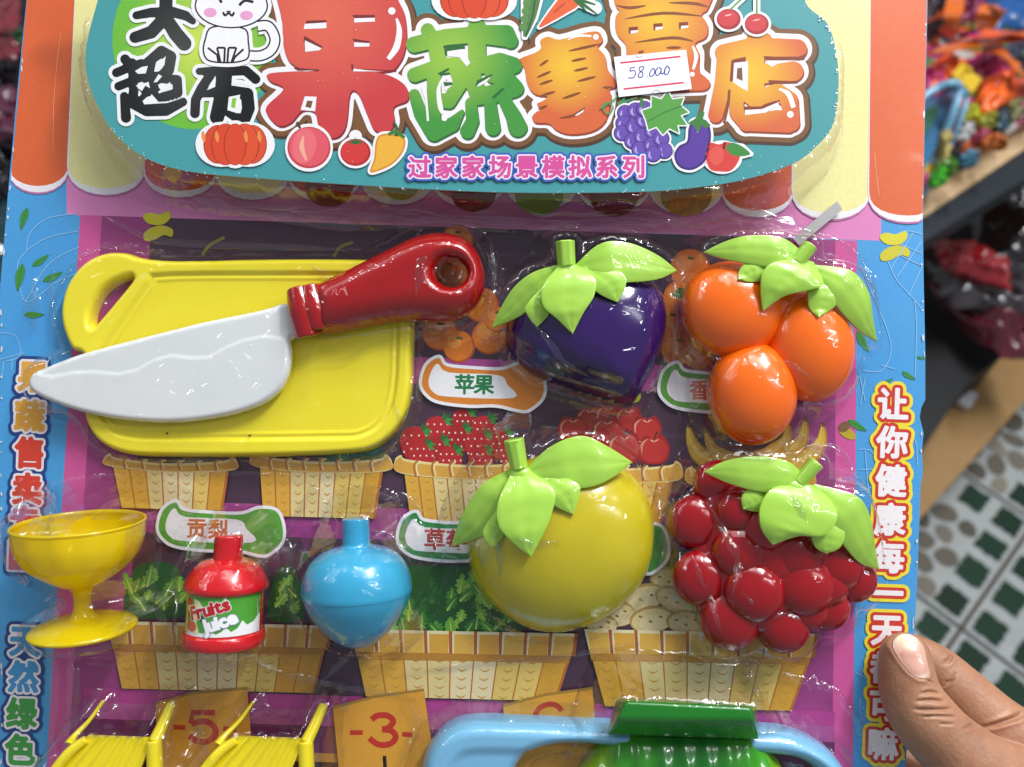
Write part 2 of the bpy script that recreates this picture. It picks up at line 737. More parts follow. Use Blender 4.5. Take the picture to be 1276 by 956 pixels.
def leaf(name, left, right, z, mat, parent, body=None, bulge=7, thick=5, n=26, m=12, crease=2.5, clear=3, hm=45, arch=0):
    """a moulded leaf between its left and right edge, both listed from root to tip; z = heights from root to tip"""
    L = resample(left, n)
    Rr = resample(right, n)
    V = []
    top = np.zeros((n, m + 1, 3))
    for i in range(n):
        u = i / (n - 1)
        zc = np.interp(u, np.linspace(0, 1, len(z)), z) + arch * math.sin(PI * u)
        for j in range(m + 1):
            s = j / m
            xy = L[i] * (1 - s) + Rr[i] * s
            q = P(xy[0], xy[1], hm)
            k = 2 * s - 1
            wd = np.linalg.norm(L[i] - Rr[i])
            zz = zc + bulge * min(1, wd / 40) * (1 - k * k) + 0.85 * math.sin(i * 1.6 - abs(k) * 4) * (1 - abs(k)) * min(1, wd / 30) - crease * math.exp(-(k / 0.12) ** 2) * min(1, wd / 25)
            if body is not None:
                hit = body.ray_cast(Vector((q.x, q.y, 400)), Vector((0, 0, -1)))
                if hit[0] is not None:
                    zz = max(zz, hit[0].z + clear + bulge * 0.6 * (1 - k * k) + 0.85 * math.sin(i * 1.6 - abs(k) * 4) * (1 - abs(k)) - crease * math.exp(-(k / 0.12) ** 2) * 0.6)
            top[i, j] = (q.x, q.y, zz)
    for _ in range(3):      # relax the height
        t = top[:, :, 2]
        tp = np.pad(t, 1, mode='edge')
        top[:, :, 2] = (tp[:-2, 1:-1] + tp[2:, 1:-1] + tp[1:-1, :-2] + tp[1:-1, 2:] + 4 * t) / 8
    N = n * (m + 1)
    V = top.reshape(-1, 3).tolist()
    c = top.mean((0, 1))
    bot = top.copy()
    bot[:, :, 2] -= thick
    V += bot.reshape(-1, 3).tolist()
    Fc = []
    I = lambda i, j: i * (m + 1) + j
    for i in range(n - 1):
        for j in range(m):
            Fc.append((I(i, j), I(i + 1, j), I(i + 1, j + 1), I(i, j + 1)))
            Fc.append((N + I(i, j), N + I(i, j + 1), N + I(i + 1, j + 1), N + I(i + 1, j)))
    for i in range(n - 1):
        Fc.append((I(i, 0), N + I(i, 0), N + I(i + 1, 0), I(i + 1, 0)))
        Fc.append((I(i, m), I(i + 1, m), N + I(i + 1, m), N + I(i, m)))
    for j in range(m):
        Fc.append((I(0, j), I(0, j + 1), N + I(0, j + 1), N + I(0, j)))
        Fc.append((I(n - 1, j), N + I(n - 1, j), N + I(n - 1, j + 1), I(n - 1, j + 1)))
    o = mobj(name, V, Fc, mat, parent, True)
    fix_normals(o)
    b = o.modifiers.new('soft', 'BEVEL')
    b.width = 1.2 * S
    b.segments = 2
    b.limit_method = 'ANGLE'
    b.angle_limit = math.radians(50)
    return o


def tube(name, pts, r, mat, parent, seg=20, caps=True, flat=1.0, ribs=0, world=False, sm=6, label=None):
    """a swept round bar through 3D points (card units), radius per point"""
    p = np.asarray(pts, float)
    if np.isscalar(r):
        r = [r] * len(p)
    if sm:
        q = []
        rr = []
        n = len(p)
        for i in range(n - 1):
            a, b, c, d = p[max(i - 1, 0)], p[i], p[i + 1], p[min(i + 2, n - 1)]
            for j in range(sm):
                t = j / sm
                q.append(0.5 * (2 * b + (c - a) * t + (2 * a - 5 * b + 4 * c - d) * t * t + (3 * b - 3 * c + d - a) * t ** 3))
                rr.append(r[i] * (1 - t) + r[i + 1] * t)
        q.append(p[-1])
        rr.append(r[-1])
        p, r = np.array(q), rr
    V, Fc = [], []
    n = len(p)
    up = np.array([0, 0, 1.0])
    for i in range(n):
        t = p[min(i + 1, n - 1)] - p[max(i - 1, 0)]
        t = t / np.linalg.norm(t)
        s = np.cross(t, up)
        if np.linalg.norm(s) < 0.05:
            s = np.cross(t, [0, 1, 0])
        s /= np.linalg.norm(s)
        u = np.cross(s, t)
        for k in range(seg):
            a = 2 * PI * k / seg
            q = r[i] * (1 + (0.07 * math.cos(ribs * a) if ribs else 0))
            V.append(p[i] + s * math.cos(a) * q + u * math.sin(a) * q * flat)
    for i in range(n - 1):
        for k in range(seg):
            k2 = (k + 1) % seg
            Fc.append((i * seg + k, i * seg + k2, (i + 1) * seg + k2, (i + 1) * seg + k))
    if caps:
        Fc.append(tuple(range(seg)))
        Fc.append(tuple((n - 1) * seg + k for k in range(seg))[::-1])
    o = mobj(name, V, Fc, mat, parent, True, world=world, label=label)
    fix_normals(o)
    b = o.modifiers.new('soft', 'BEVEL')
    b.width = min(2.0, min(r) * 0.35) * (1 if world else S)
    b.segments = 3
    b.limit_method = 'ANGLE'
    b.angle_limit = math.radians(55)
    return o


def lathe(name, A, B, prof, mat, parent, seg=72, caps=(False, False), fl=None, label=None):
    """surface of revolution about A->B (3D card units); prof = [(t along, radius)]; fl(angle,t)->radius factor"""
    A, B = Vector(A), Vector(B)
    ax = (B - A)
    s = ax.cross(Vector((0, 0, 1))).normalized()
    u = s.cross(ax).normalized()
    V, Fc = [], []
    for t, r in prof:
        for k in range(seg):
            a = 2 * PI * k / seg
            q = r * (fl(a, t) if fl else 1)
            V.append(A + ax * t + s * math.cos(a) * q + u * math.sin(a) * q)
    n = len(prof)
    for i in range(n - 1):
        for k in range(seg):
            k2 = (k + 1) % seg
            Fc.append((i * seg + k, i * seg + k2, (i + 1) * seg + k2, (i + 1) * seg + k))
    if caps[0]:
        Fc.append(tuple(range(seg)))
    if caps[1]:
        Fc.append(tuple((n - 1) * seg + k for k in range(seg))[::-1])
    o = mobj(name, [tuple(v) for v in V], Fc, mat, parent, True, label=label)
    fix_normals(o)
    return o


def sprof(pts, k=5):
    """smoothed profile"""
    q = smooth_curve(pts, False, k)
    return [(float(a), max(float(b), 0.01)) for a, b in q]


def groove(V, line, width, depth, hm=40):
    """press a groove (or raise a ridge, depth < 0) along a line measured in the photograph"""
    L = PV(smooth_curve(line, False, 8), hm)[:, :2]
    d = np.full(len(V), 1e9)
    for a, b in zip(L[:-1], L[1:]):
        q, _ = seg_d2(V[:, 0], V[:, 1], (*a, *b))
        d = np.minimum(d, q)
    V[:, 2] -= depth * np.exp(-d / width ** 2) * (V[:, 2] > 1)
    return V

# ------------------------------------------------------------ the printed card
HB = 66.0      # height of the raised title board


def sl(x, y0, x0, k=0.032):
    return y0 + k * (x - x0)


card = empty('toy_card', (0, 0, 0), 'printed backing card of a toy produce set with scalloped awning and blue side columns', 'toy packaging')
CARD_OUT = [(42, -110), (33, 0), (22, 110), (10, 240), (0, 360), (-8, 470), (-16, 600), (-24, 760), (-32, 1060),
            (1118, 1060), (1128, 960), (1136, 850), (1143, 725), (1146, 640), (1147, 606), (1150, 590), (1149, 560), (1151, 540), (1146, 520), (1148, 508), (1153, 498),
            (1153, 440), (1151, 350), (1150, 280), (1153, 120), (1156, 0), (1158, -110)]
_p = PV(CARD_OUT, 0)
n_ = len(_p)
V_ = [(x, y, 0) for x, y, _ in _p] + [(x, y, -2.2) for x, y, _ in _p]
_tri = [tuple(t) for t in tessellate_polygon([[Vector(v) for v in V_[:n_]]])]
Fc_ = _tri + [tuple(n_ + i for i in t[::-1]) for t in _tri] + [(i, (i + 1) % n_, n_ + (i + 1) % n_, n_ + i) for i in range(n_)]
o = mobj('backing_board', V_, Fc_, simple('raw_cardboard', '#b9b2a6', 0.8), card, False)
fix_normals(o)

BLUE = '#4a9fdc'
a = Art(0.25)
a.poly(CARD_OUT, BLUE)
# soft lighter patches of the blue field
for cx, cy, rx, ry in ((60, 330, 40, 60), (40, 420, 30, 50), (1115, 330, 30, 50), (1100, 450, 25, 40), (50, 740, 40, 60)):
    a.poly(ell(cx, cy, rx, ry), '#489ede')


def para(x0t, yt0, x1t, yt1, x1b, yb1, x0b, yb0):
    return [(x0t, yt0), (x1t, yt1), (x1b, yb1), (x0b, yb0)]


a.poly([(83, 200), (1098, 235), (1098, 300), (83, 268)], '#df86bf')
a.poly([(100, 268), (1068, 300), (1066, 600), (1062, 1060), (52, 1060), (79, 600)], '#d2589c')
a.poly([(127, 269), (1041, 299), (1041, 600), (1036, 1060), (78, 1060), (106, 600)], '#9c3f80')
a.poly([(189, 271), (985, 297), (985, 700), (975, 1060), (150, 1060), (165, 700)], '#4a3245')
for k in range(5):
    a.poly([(189, 300 + 55 * k), (985, 326 + 55 * k), (985, 331 + 55 * k), (189, 305 + 55 * k)], '#553b51')
for y0, x0, h, c in ((445, 515, 33, '#ae4c93'), (628, 320, 26, '#a04084'), (654, 320, 14, '#953a80'), (864, 320, 18, '#b0408a'),
                     (882, 320, 20, '#ad5590'), (902, 320, 40, '#6b2a5c'), (936, 320, 11, '#b98a45'), (947, 320, 80, '#3a1a22')):
    a.poly([(104, sl(104, y0, x0)), (1040, sl(1040, y0, x0)), (1040, sl(1040, y0 + h, x0)), (104, sl(104, y0 + h, x0))], c)
a.build('printed_panel', card)

# thin fruit line drawings of the side columns
a = Art(2.2)
LW = '#8cc4ea'
for pts in (
        [(33, 312), (38, 290), (60, 272), (98, 266)], [(33, 312), (60, 296), (98, 288)], [(33, 312), (22, 330), (25, 360), (32, 376), (44, 372), (70, 352), (98, 340)],
        [(32, 376), (60, 330), (98, 308)], [(0, 415), (18, 418), (26, 436), (22, 446), (8, 450)], [(5, 450), (2, 470)], [(16, 446), (14, 462)],
        [(0, 448), (30, 440)], [(60, 620), (72, 640), (60, 662)], [(58, 700), (76, 712), (60, 730)],
        [(1106, 325), (1108, 300), (1128, 288), (1149, 292)], [(1106, 325), (1118, 350), (1138, 372), (1148, 385)], [(1108, 312), (1146, 330)], [(1112, 300), (1149, 316)],
        [(1118, 345), (1149, 300)], [(1132, 368), (1150, 330)], [(1110, 335), (1138, 290)], [(1140, 375), (1142, 410), (1140, 470)],
        [(1072, 330), (1080, 350), (1105, 410), (1110, 440), (1098, 462), (1075, 462)], [(1098, 455), (1115, 460)], [(1070, 462), (1078, 500)], [(1078, 470), (1072, 505)],
        [(1070, 560), (1085, 562), (1095, 580), (1088, 605), (1070, 612)], [(1070, 585), (1095, 585)], [(1078, 562), (1082, 612)], [(1120, 545), (1140, 548), (1143, 580)],
        [(1070, 745), (1100, 735), (1105, 718), (1090, 712), (1072, 725)], [(1066, 838), (1085, 850), (1095, 880), (1090, 920)], [(1068, 900), (1080, 890), (1075, 880)],
        [(1068, 915), (1088, 918)], [(1070, 930), (1080, 945)], [(1072, 870), (1072, 895)], [(1076, 905), (1090, 895)]):
    a.line(pts, 0.55, LW, 5)
a.build('fruit_line_drawing', card)['kind'] = 'stuff'
LG = '#3f8f3c'
for x, y, L, r in ((30, 272, 15, 105), (50, 325, 13, -35), (25, 345, 18, 100), (65, 345, 14, -25), (42, 392, 13, 0), (1075, 425, 16, 60), (1105, 476, 9, -30), (1132, 468, 10, 30),
                   (1068, 530, 14, 30), (1148, 446, 6, 10), (1133, 545, 8, 50)):
    ca, sa = math.cos(math.radians(r)), math.sin(math.radians(r))
    pts = [(x + u * L * ca - v * L * sa, y + u * L * sa + v * L * ca) for u, v in ((-.9, 0), (-.3, .32), (.3, .28), (1, 0), (.3, -.2), (-.4, -.28))]
    a = Art(2.6)
    a.poly(pts, LG, 4)
    a.line([pts[0], pts[3]], 0.4, '#2c6f2e')
    a.build('printed_leaf', card)
for x, y in ((194, 284), (1112, 309)):   # the little yellow wings
    a = Art(2.6)
    a.poly([(x - 16, y - 14), (x - 8, y - 19), (x + 4, y - 17), (x + 17, y - 21), (x + 18, y - 12), (x + 8, y - 4), (x - 8, y - 5)], '#d9d12c', 5)
    a.poly([(x - 15, y + 8), (x - 6, y), (x + 8, y - 3), (x + 21, y + 2), (x + 20, y + 11), (x + 10, y + 9), (x - 2, y + 15), (x - 13, y + 16)], '#cfc52c', 5)
    a.build('printed_wings', card)
a = Art(2.6)
a.poly(ell(1056, 540, 12, 6, 30), '#b9a62a')
a.poly(ell(1052, 532, 8, 6, -40), '#7b5a3a')
a.poly(ell(790, 495, 9, 7, -20), '#b5b52c')
a.line([(252, 318), (262, 305), (280, 296)], 2, '#8a8a3a', 4)
a.line([(416, 320), (424, 308), (440, 302)], 2, '#7a7a3a', 4)
a.build('printed_twig', card)['kind'] = 'stuff'

# ------------------------------------------------------------ awning
aw = Art(3.0)
edges = [-62, 10, 85, 180, 270, 360, 450, 540, 630, 720, 810, 900, 988, 1083, 1180]
aw_cols = []
i = 0
for x0, x1 in zip(edges[:-1], edges[1:]):
    odd = (edges.index(x0) % 2 == 1)
    c = '#de632f' if odd else '#f1eba2'
    if odd and x0 > 100 and x0 < 900:
        c = '#d9532b'
    lo = max(x0, 0)
    yb = sl((x0 + x1) / 2, 228, 50, 0.034) + (0 if x0 > 0 else 0)
    top0, top1 = x0 + 13 if x0 < 500 else x0 + 3, x1 + 13 if x1 < 500 else x1 + 3
    if x0 == 10:
        top0 = 33
    wd = x1 - x0

    def scal(g):
        pts = [(top0, -110)]
        y1 = yb - 26
        pts.append((x0 - g * 0.2, y1))
        for k in range(1, 12):
            t = PI * k / 12
            pts.append(((x0 + x1) / 2 - (wd / 2 + g * 0.2) * math.cos(t), y1 + (30 + g) * math.sin(t) ** 0.8))
        pts.append((x1 + g * 0.2, y1))
        pts.append((top1, -110))
        return [(min(max(x, 12 - (y - 240) * 0.09), 1149.5 + max(0, 280 - y) * 0.02), y) for x, y in pts]
    if x0 < 0:
        continue
    aw.poly(scal(10.5), '#c074a8')
    aw.poly(scal(8), '#efedf2')
    aw.poly(scal(0), c)
# little produce heads printed on the awning border behind the title board
for x, y, r, c in ((222, 225, 22, '#c45a86'), (215, 222, 12, '#dba94a'), (410, 240, 30, '#8f2b1e'), (500, 238, 22, '#9fae3a'), (590, 248, 28, '#7d2420'),
                   (672, 250, 30, '#8aa53a'), (765, 252, 30, '#8d2a1c'), (855, 250, 32, '#a8843a')):
    aw.poly(ell(x, y - 6, r, r * 0.8), c)
aw.build('printed_awning', card)

# scuffs and folds in the coated paper
b_ = Art(4.4)
for q in ([(76, 40), (71, 80), (67, 130), (66, 190)], [(1090, 190), (1092, 215), (1096, 245)]):
    b_.line(q, [0.2, 0.45, 0.3, 0.5, 0.2], '#f0a27a', 4)
rs = random.Random(11)
for k in range(46):
    t = rs.random()
    if k % 2:
        y = rs.uniform(20, 950)
        x = np.interp(y, [0, 240, 360], [34, 11, 1]) + rs.uniform(0, 1.5)
    else:
        y = rs.uniform(20, 950)
        x = np.interp(y, [0, 280, 440, 498, 606, 725, 960], [1155, 1149, 1152, 1152, 1146, 1142, 1127]) - rs.uniform(0, 1.5)
    b_.poly(ell(x, y, rs.uniform(.5, 1.4), rs.uniform(1, 5), rs.uniform(-10, 10), 7), '#e6e2dc')
b_.build('worn_edge', card)['kind'] = 'stuff'
# ------------------------------------------------------------ printed baskets
def plank_col(i, n, hidden):
    return ['#d8a53e', '#ddc98a', '#e3d3a4', '#dcbf66', '#cf9a33'][min(i * 5 // n, 4)]


def basket(x0t, x1t, yt, x0b, x1b, yb, n, rimh, rope):
    b = Art(12.5)
    k = 0.02
    yr = yt + rimh
    ov = 8
    b.poly([(x0t + ov, yr), (x1t - ov, yr + k * (x1t - x0t)), (x1b, yb + k * (x1b - x0b)), (x0b, yb)], '#c8923a')
    for i in range(n):
        u0, u1 = i / n, (i + 1) / n
        A = lambda u, v: (((x0t + ov) * (1 - v) + x0b * v) * (1 - u) + ((x1t - ov) * (1 - v) + x1b * v) * u,
                          (yr * (1 - v) + yb * v) + k * (x1t - x0t) * u)
        c = plank_col(i, n, 0)
        b.poly([A(u0, 0), A(u1, 0), A(u1, 1), A(u0, 1)], c)
        b.line([A(u1, 0), A(u1, 1)], 1.7, '#b4692c')
        if i < n - 1 or True:
            for v in np.arange(0.16, 0.98, 11.0 / max(20, yb - yr)):
                p = A((u0 + u1) / 2, v)
                w_ = (x1t - x0t) / n * 0.2
                b.line([(p[0] - w_, p[1] - 1.5), (p[0], p[1] + 1.6), (p[0] + w_, p[1] - 1.5)], [0.3, 1.0, 0.3], '#c58d3c', 4)
    if rope:
        pts = [(x0t - 4, yt + 4), (x0t + 4, yt - 3), (x0t + 14, yt + 3), ((x0t + x1t) / 2, yt + 8 + k * 80), (x1t - 14, yt + 3 + k * 160), (x1t - 4, yt - 3 + k * 160), (x1t + 4, yt + 5 + k * 160),
               (x1t - 3, yr + 2 + k * 160), ((x0t + x1t) / 2, yr + 6 + k * 80), (x0t + 4, yr)]
        b.poly(pts, '#e6cf8e', 5)
        b.poly([(x, y + 3.2 if y < yt + 12 else y - 1) for x, y in pts], '#d3a045', 5)
        m = max(5, int((x1t - x0t) / 20))
        for i in range(1, m):
            x = x0t + (x1t - x0t) * i / m
            b.line([(x + 3, yt + 3 + k * (x - x0t)), (x - 2, yt + rimh * .5 + k * (x - x0t)), (x, yr + 3 + k * (x - x0t))], 1.3, '#b0702e', 4)
            b.line([(x + 6, yt + 4 + k * (x - x0t)), (x + 1, yt + rimh * .5 + k * (x - x0t)), (x + 3, yr + 2 + k * (x - x0t))], 0.9, '#eadba8', 4)
    else:
        b.poly([(x0t, yt), (x1t, yt + k * 280), (x1t - 6, yr + k * 280), (x0t + 7, yr)], '#e9dfb4')
        b.poly([(x0t + 7, yt + rimh), (x1t - 7, yt + rimh + k * 280), (x1t - 9, yt + rimh + 9 + k * 280), (x0t + 9, yt + rimh + 9)], '#b9822f')
        for i in range(n):
            u0, u1 = i / n, (i + 1) / n
            xx = lambda u: x0t + (x1t - x0t) * u
            b.poly([(xx(u0) + 5, yt + 4 + k * 280 * u0), (xx(u1) - 2, yt + 4 + k * 280 * u1), (xx(u1) - 3 + (3 - 6 * u1), yr + k * 280 * u1), (xx(u0) + 4 + (3 - 6 * u0), yr + k * 280 * u0)], '#dba53f' if i % 2 else '#e0b04c')
            b.line([(xx(u1), yt + k * 280 * u1), (xx(u1) + (3 - 6 * u1), yr + k * 280 * u1)], 2.0, '#b05f28')
    b.build('printed_basket', card)


# ---- produce printed in the baskets
def art_part(name, fn, h=1.2):
    b = Art(h)
    fn(b)
    b.build(name, card)


def strawberry(b, x, y, r, rot=0, dark=False):
    b.poly([(x - r * .95, y - r * .35), (x - r * .5, y - r * .95), (x + r * .35, y - r), (x + r * .95, y - r * .3), (x + r * .85, y + r * .45), (x + r * .1, y + r * 1.1), (x - r * .7, y + r * .7)], '#a31f24' if dark else '#b3262a', 5)
    for i in range(11):
        u = -0.7 + 0.45 * (i % 4) + (0.2 if (i // 4) % 2 else 0)
        v = -0.5 + 0.5 * (i // 4)
        b.poly(ell(x + u * r, y + v * r, 1.15, 1.3, 0, 8), '#f0d9c8')
    for t in (-60, -15, 25, 65):
        q = math.radians(t - 35)
        cx, cy = x + r * .45, y - r * .75
        b.poly([(cx, cy), (cx + 5 * math.cos(q + .6), cy + 5 * math.sin(q + .6)), (cx + 12 * math.cos(q), cy + 12 * math.sin(q)), (cx + 5 * math.cos(q - .6), cy + 5 * math.sin(q - .6))], '#2c6a33' if t < 0 else '#3e8a3a')


def strawberries():
    for k, (x, y, r, d) in enumerate(((577, 525, 13, 1), (600, 535, 14, 0), (549, 538, 16, 0), (572, 548, 15, 1), (618, 553, 15, 1), (594, 556, 16, 0), (524, 553, 18, 0), (548, 562, 14, 1),
                       (628, 568, 12, 0), (530, 568, 15, 0), (562, 574, 14, 0), (596, 574, 14, 0))):
        b = Art(1.0 + 0.9 * k)
        strawberry(b, x + (x - 575) * 0.12, y, r * 1.14, dark=d)
        b.build('printed_strawberry', card)


def apples():
    for k, (x, y, r) in enumerate(((735, 522, 17), (758, 519, 17), (783, 522, 17), (714, 535, 19), (757, 538, 20), (806, 535, 19), (735, 556, 20), (778, 558, 22), (815, 560, 20))):
        b = Art(1.0 + 0.3 * k)
        b.poly([(x - r, y - 2), (x - r * .6, y - r * .85), (x, y - r * .7), (x + r * .6, y - r * .85), (x + r, y - 2), (x + r * .75, y + r * .75), (x, y + r * .95), (x - r * .75, y + r * .75)], '#9c2224', 5)
        b.poly(ell(x, y + 1, r * .86, r * .8), '#b8302c')
        b.line([(x - r * .75, y + r * .3), (x - r * .75, y - r * .3), (x - r * .4, y - r * .65)], [0.4, 1.6, .4], '#d98f78', 5)
        b.line([(x - 5, y - r * .6), (x, y - r * .5), (x + 6, y - r * .62)], [.3, 1.2, .3], '#e6a890', 4)
        b.line([(x, y - r * .5), (x + 2, y - r * .9), (x + 5, y - r * 1.1)], [.8, .8, 1.2], '#3f2a1c', 4)
        b.build('printed_apple', card)


def bananas():
    for k, (pts, w_) in enumerate((([(858, 533), (864, 555), (878, 572), (900, 580)], 8), ([(880, 540), (890, 562), (912, 574), (935, 576)], 8), ([(983, 530), (978, 552), (955, 570), (920, 578)], 9),
                    ([(1004, 525), (1000, 548), (985, 566), (960, 584)], 8), ([(1026, 532), (1022, 554), (1005, 572), (980, 588)], 8))):
        b = Art(1.0 + 0.3 * k)
        w_ *= 1.35
        b.line(pts, [2.5, 7, w_, w_, w_ * .7], '#b98a28', 8)
        b.line([(x - 1, y - 1) for x, y in pts], [1.6, 5, w_ * .8, w_ * .8, 5], '#e2b83c', 8)
        b.line([(x - 2, y - 3) for x, y in pts], [.5, 1, w_ * .3, 1.6, 1], '#f0d06a', 8)
        b.line([pts[0], (pts[0][0] - 1, pts[0][1] - 6)], 1.6, '#6d5520')
        b.build('printed_banana', card)


def potatoes():
    for k, (x, y, rx, ry, r) in enumerate(((835, 722, 26, 15, 10), (800, 745, 30, 17, -15), (845, 748, 30, 16, 20), (770, 765, 22, 16, 0), (812, 772, 28, 17, -8), (856, 776, 26, 16, 8), (750, 778, 20, 12, 0), (890, 768, 24, 18, 0))):
        b = Art(1.0 + 0.3 * k)
        b.poly(ell(x, y, rx, ry, r), '#b8974e')
        b.poly(ell(x + 1, y + 1.5, rx - 2, ry - 2, r), '#e0cd92')
        b.poly(ell(x + 4, y + 4, rx * .7, ry * .6, r), '#e8d8a6')
        for j in range(3):
            b.poly(ell(x - rx * .5 + j * rx * .45, y - ry * .2 + (j % 2) * 6, 2.6, 1.6, 20, 8), '#94713a')
        b.build('printed_potato', card)


def lettuce(x0, x1, y0, y1, n, seed, pal):
    def f(b):
        rr = random.Random(seed)
        b.poly([(x0, y1), (x0 + 8, y0 + 12), ((x0 + x1) / 2, y0), (x1 - 8, y0 + 12), (x1, y1)], '#1d5a26', 5)
        for i in range(n):
            x = rr.uniform(x0 + 6, x1 - 6)
            y = rr.uniform(y0 + (y1 - y0) * .35, y1)
            L = rr.uniform(14, 30)
            q = rr.uniform(-2.4, -0.7)
            c = rr.choice(pal)
            pts = []
            for k in range(9):
                t = k / 8
                w_ = 5.5 * math.sin(PI * min(1, t * 1.05)) + (2.4 if k % 2 else -1)
                pts.append((x + t * L * math.cos(q) - w_ * math.sin(q), y + t * L * math.sin(q) + w_ * math.cos(q)))
            for k in range(8, -1, -1):
                t = k / 8
                w_ = -5.5 * math.sin(PI * min(1, t * 1.05)) - (2.4 if k % 2 else -1)
                pts.append((x + t * L * math.cos(q) - w_ * math.sin(q), y + t * L * math.sin(q) + w_ * math.cos(q)))
            b.poly(pts, c)
            b.line([(x, y), (x + L * .8 * math.cos(q), y + L * .8 * math.sin(q))], [1.3, .3], '#c6dc6a')
    return f


def citrus(items):
    def f(b):
        for x, y, r in items:
            b.poly(ell(x, y, r), '#b8541a')
            b.poly(ell(x - 1, y - 1, r * .93), '#df7a24')
            b.poly(ell(x - r * .3, y - r * .3, r * .45, r * .4), '#ea9440')
            b.line([(x - 3, y - r * .55), (x + 4, y - r * .5)], 1.6, '#2f5a25')
    return f


for k, it in enumerate(((860, 335, 25), (848, 372, 22), (876, 382, 20), (838, 405, 24), (846, 436, 22), (872, 440, 22), (570, 300, 20), (548, 415, 22), (600, 380, 22), (610, 420, 22), (572, 432, 20), (620, 398, 16), (560, 345, 30))):
    art_part('printed_orange', citrus((it,)), 1.0 + 0.12 * k)
b = Art(1.9)
b.poly([(838, 368), (850, 360), (872, 362), (860, 374)], '#2e7a34', 4)
b.build('printed_leaf', card)
art_part('printed_greens', lettuce(440, 640, 705, 795, 46, 3, ['#4c9a34', '#6db53c', '#8cc641', '#3a8530']))
art_part('printed_greens', lettuce(158, 232, 700, 765, 14, 5, ['#5f9a34', '#7ab53c', '#476f30']))
art_part('printed_greens', lettuce(335, 378, 705, 770, 8, 9, ['#5f9a34', '#7ab53c', '#476f30']))
art_part('printed_greens', lettuce(400, 480, 545, 575, 10, 4, ['#2e7a34', '#3f8f3c']))
strawberries()
apples()
bananas()
potatoes()
basket(133, 292, 568, 152, 276, 633, 7, 13, True)
basket(316, 484, 566, 328, 466, 643, 8, 16, True)
basket(496, 672, 570, 512, 668, 652, 9, 20, True)
basket(690, 846, 574, 706, 822, 654, 8, 20, True)
basket(858, 1012, 584, 872, 1000, 662, 7, 20, True)
basket(132, 412, 774, 152, 390, 858, 10, 28, False)
basket(436, 718, 784, 456, 692, 868, 9, 28, False)
basket(728, 1017, 784, 754, 985, 880, 9, 30, False)

# ------------------------------------------------------------ name labels
def name_label(x0, x1, y, h, frame, word, wc, size, tx, pitch=26, right=True, dark=None):
    b = Art(17.0)
    k = 0.02
    out = [(x0, y), (x0 + 6, y - h * .42), (x0 + 22, y - h * .62), (x0 + 32, y - h * .42), (x0 + 70, y - h * .36), (x1 - 52, y - h * .36), (x1 - 30, y - h * .5), (x1 - 8, y - h * .44), (x1, y - h * .05),
           (x1 - 2, y + h * .3), (x1 - 16, y + h * .56), (x1 - 28, y + h * .62), (x1 - 60, y + h * .5), (x0 + 60, y + h * .52), (x0 + 22, y + h * .44), (x0 + 6, y + h * .26)]
    out = smooth_curve([(px, py + k * (px - x0)) for px, py in out], True, 5)
    shp = [('p', out)]
    b.shape(shp, '#ecebf0', 3.2, 1.2)
    b.shape(shp, frame, -0.8, 1.2)
    inn = [(x0 + 9, y), (x0 + 13, y - h * .30), (x0 + 21, y - h * .46), (x0 + 34, y - h * .26), (x1 - 58, y - h * .22), (x1 - 46, y + h * .0), (x1 - 38, y + h * .32), (x0 + 34, y + h * .32), (x0 + 15, y + h * .22)]
    inn = smooth_curve([(px, py + k * (px - x0)) for px, py in inn], True, 4)
    b.poly(inn, '#edecef')
    b.text(word, tx, y + 2, size, [(0.75, wc)], pitch=pitch, step=0.8, rot=1.5)
    if dark:
        b.line([(x1 - 30, y - h * .3), (x1 - 16, y), (x1 - 12, y + h * .3)], 2, dark, 5)
    b.build('printed_name_label', card)


name_label(525, 678, 477, 52, '#d9822e', '苹果', '#1f7a45', 24, 579, 24)
name_label(822, 980, 484, 52, '#5f9f3a', '香蕉', '#cf5f2e', 24, 846 + 26, 25)
name_label(197, 353, 657, 52, '#58a036', '贡梨', '#c76a2e', 24, 245, 27)
name_label(496, 660, 670, 52, '#2f8546', '草莓', '#b5382c', 26, 542, 27)
name_label(690, 832, 678, 54, '#4f9a3c', '土豆', '#b5382c', 24, 735, 27)

# ------------------------------------------------------------ price flags printed in ochre
def flag(pts, cut, num, nx, ny, size, name='printed_price_flag'):
    b = Art(18.0)
    b.poly(pts, '#9f7a2e')
    q = [(x, y + (3.5 if i < 3 else 0)) for i, (x, y) in enumerate(pts)]
    b.poly(q, '#d79a33')
    num(b)
    b.build(name, card)


RD = '#bd2f22'


def n5(b):
    b.line([(268, 888), (240, 888), (238, 902)], 3.6, RD)
    b.line([(238, 902), (256, 899), (267, 906), (268, 916), (258, 924), (244, 923), (236, 917)], 3.8, RD, 5)
    b.line([(216, 906), (231, 907)], 3, RD)
    b.line([(278, 908), (294, 909)], 3, RD)


def n3(b):
    b.line([(463, 897), (470, 892), (483, 892), (490, 899), (484, 907), (476, 909)], 3.8, RD, 5)
    b.line([(476, 909), (488, 911), (493, 919), (486, 927), (472, 928), (460, 920)], 3.8, RD, 5)
    b.line([(436, 913), (452, 913)], 3, RD)
    b.line([(501, 915), (514, 916)], 3, RD)


def n6(b):
    b.line([(700, 886), (693, 879), (682, 878), (671, 884), (666, 896), (668, 912), (680, 918), (692, 914), (696, 904), (688, 897), (676, 898), (668, 905)], 3.4, RD, 5)
    b.line([(645, 900), (658, 900)], 3, RD)


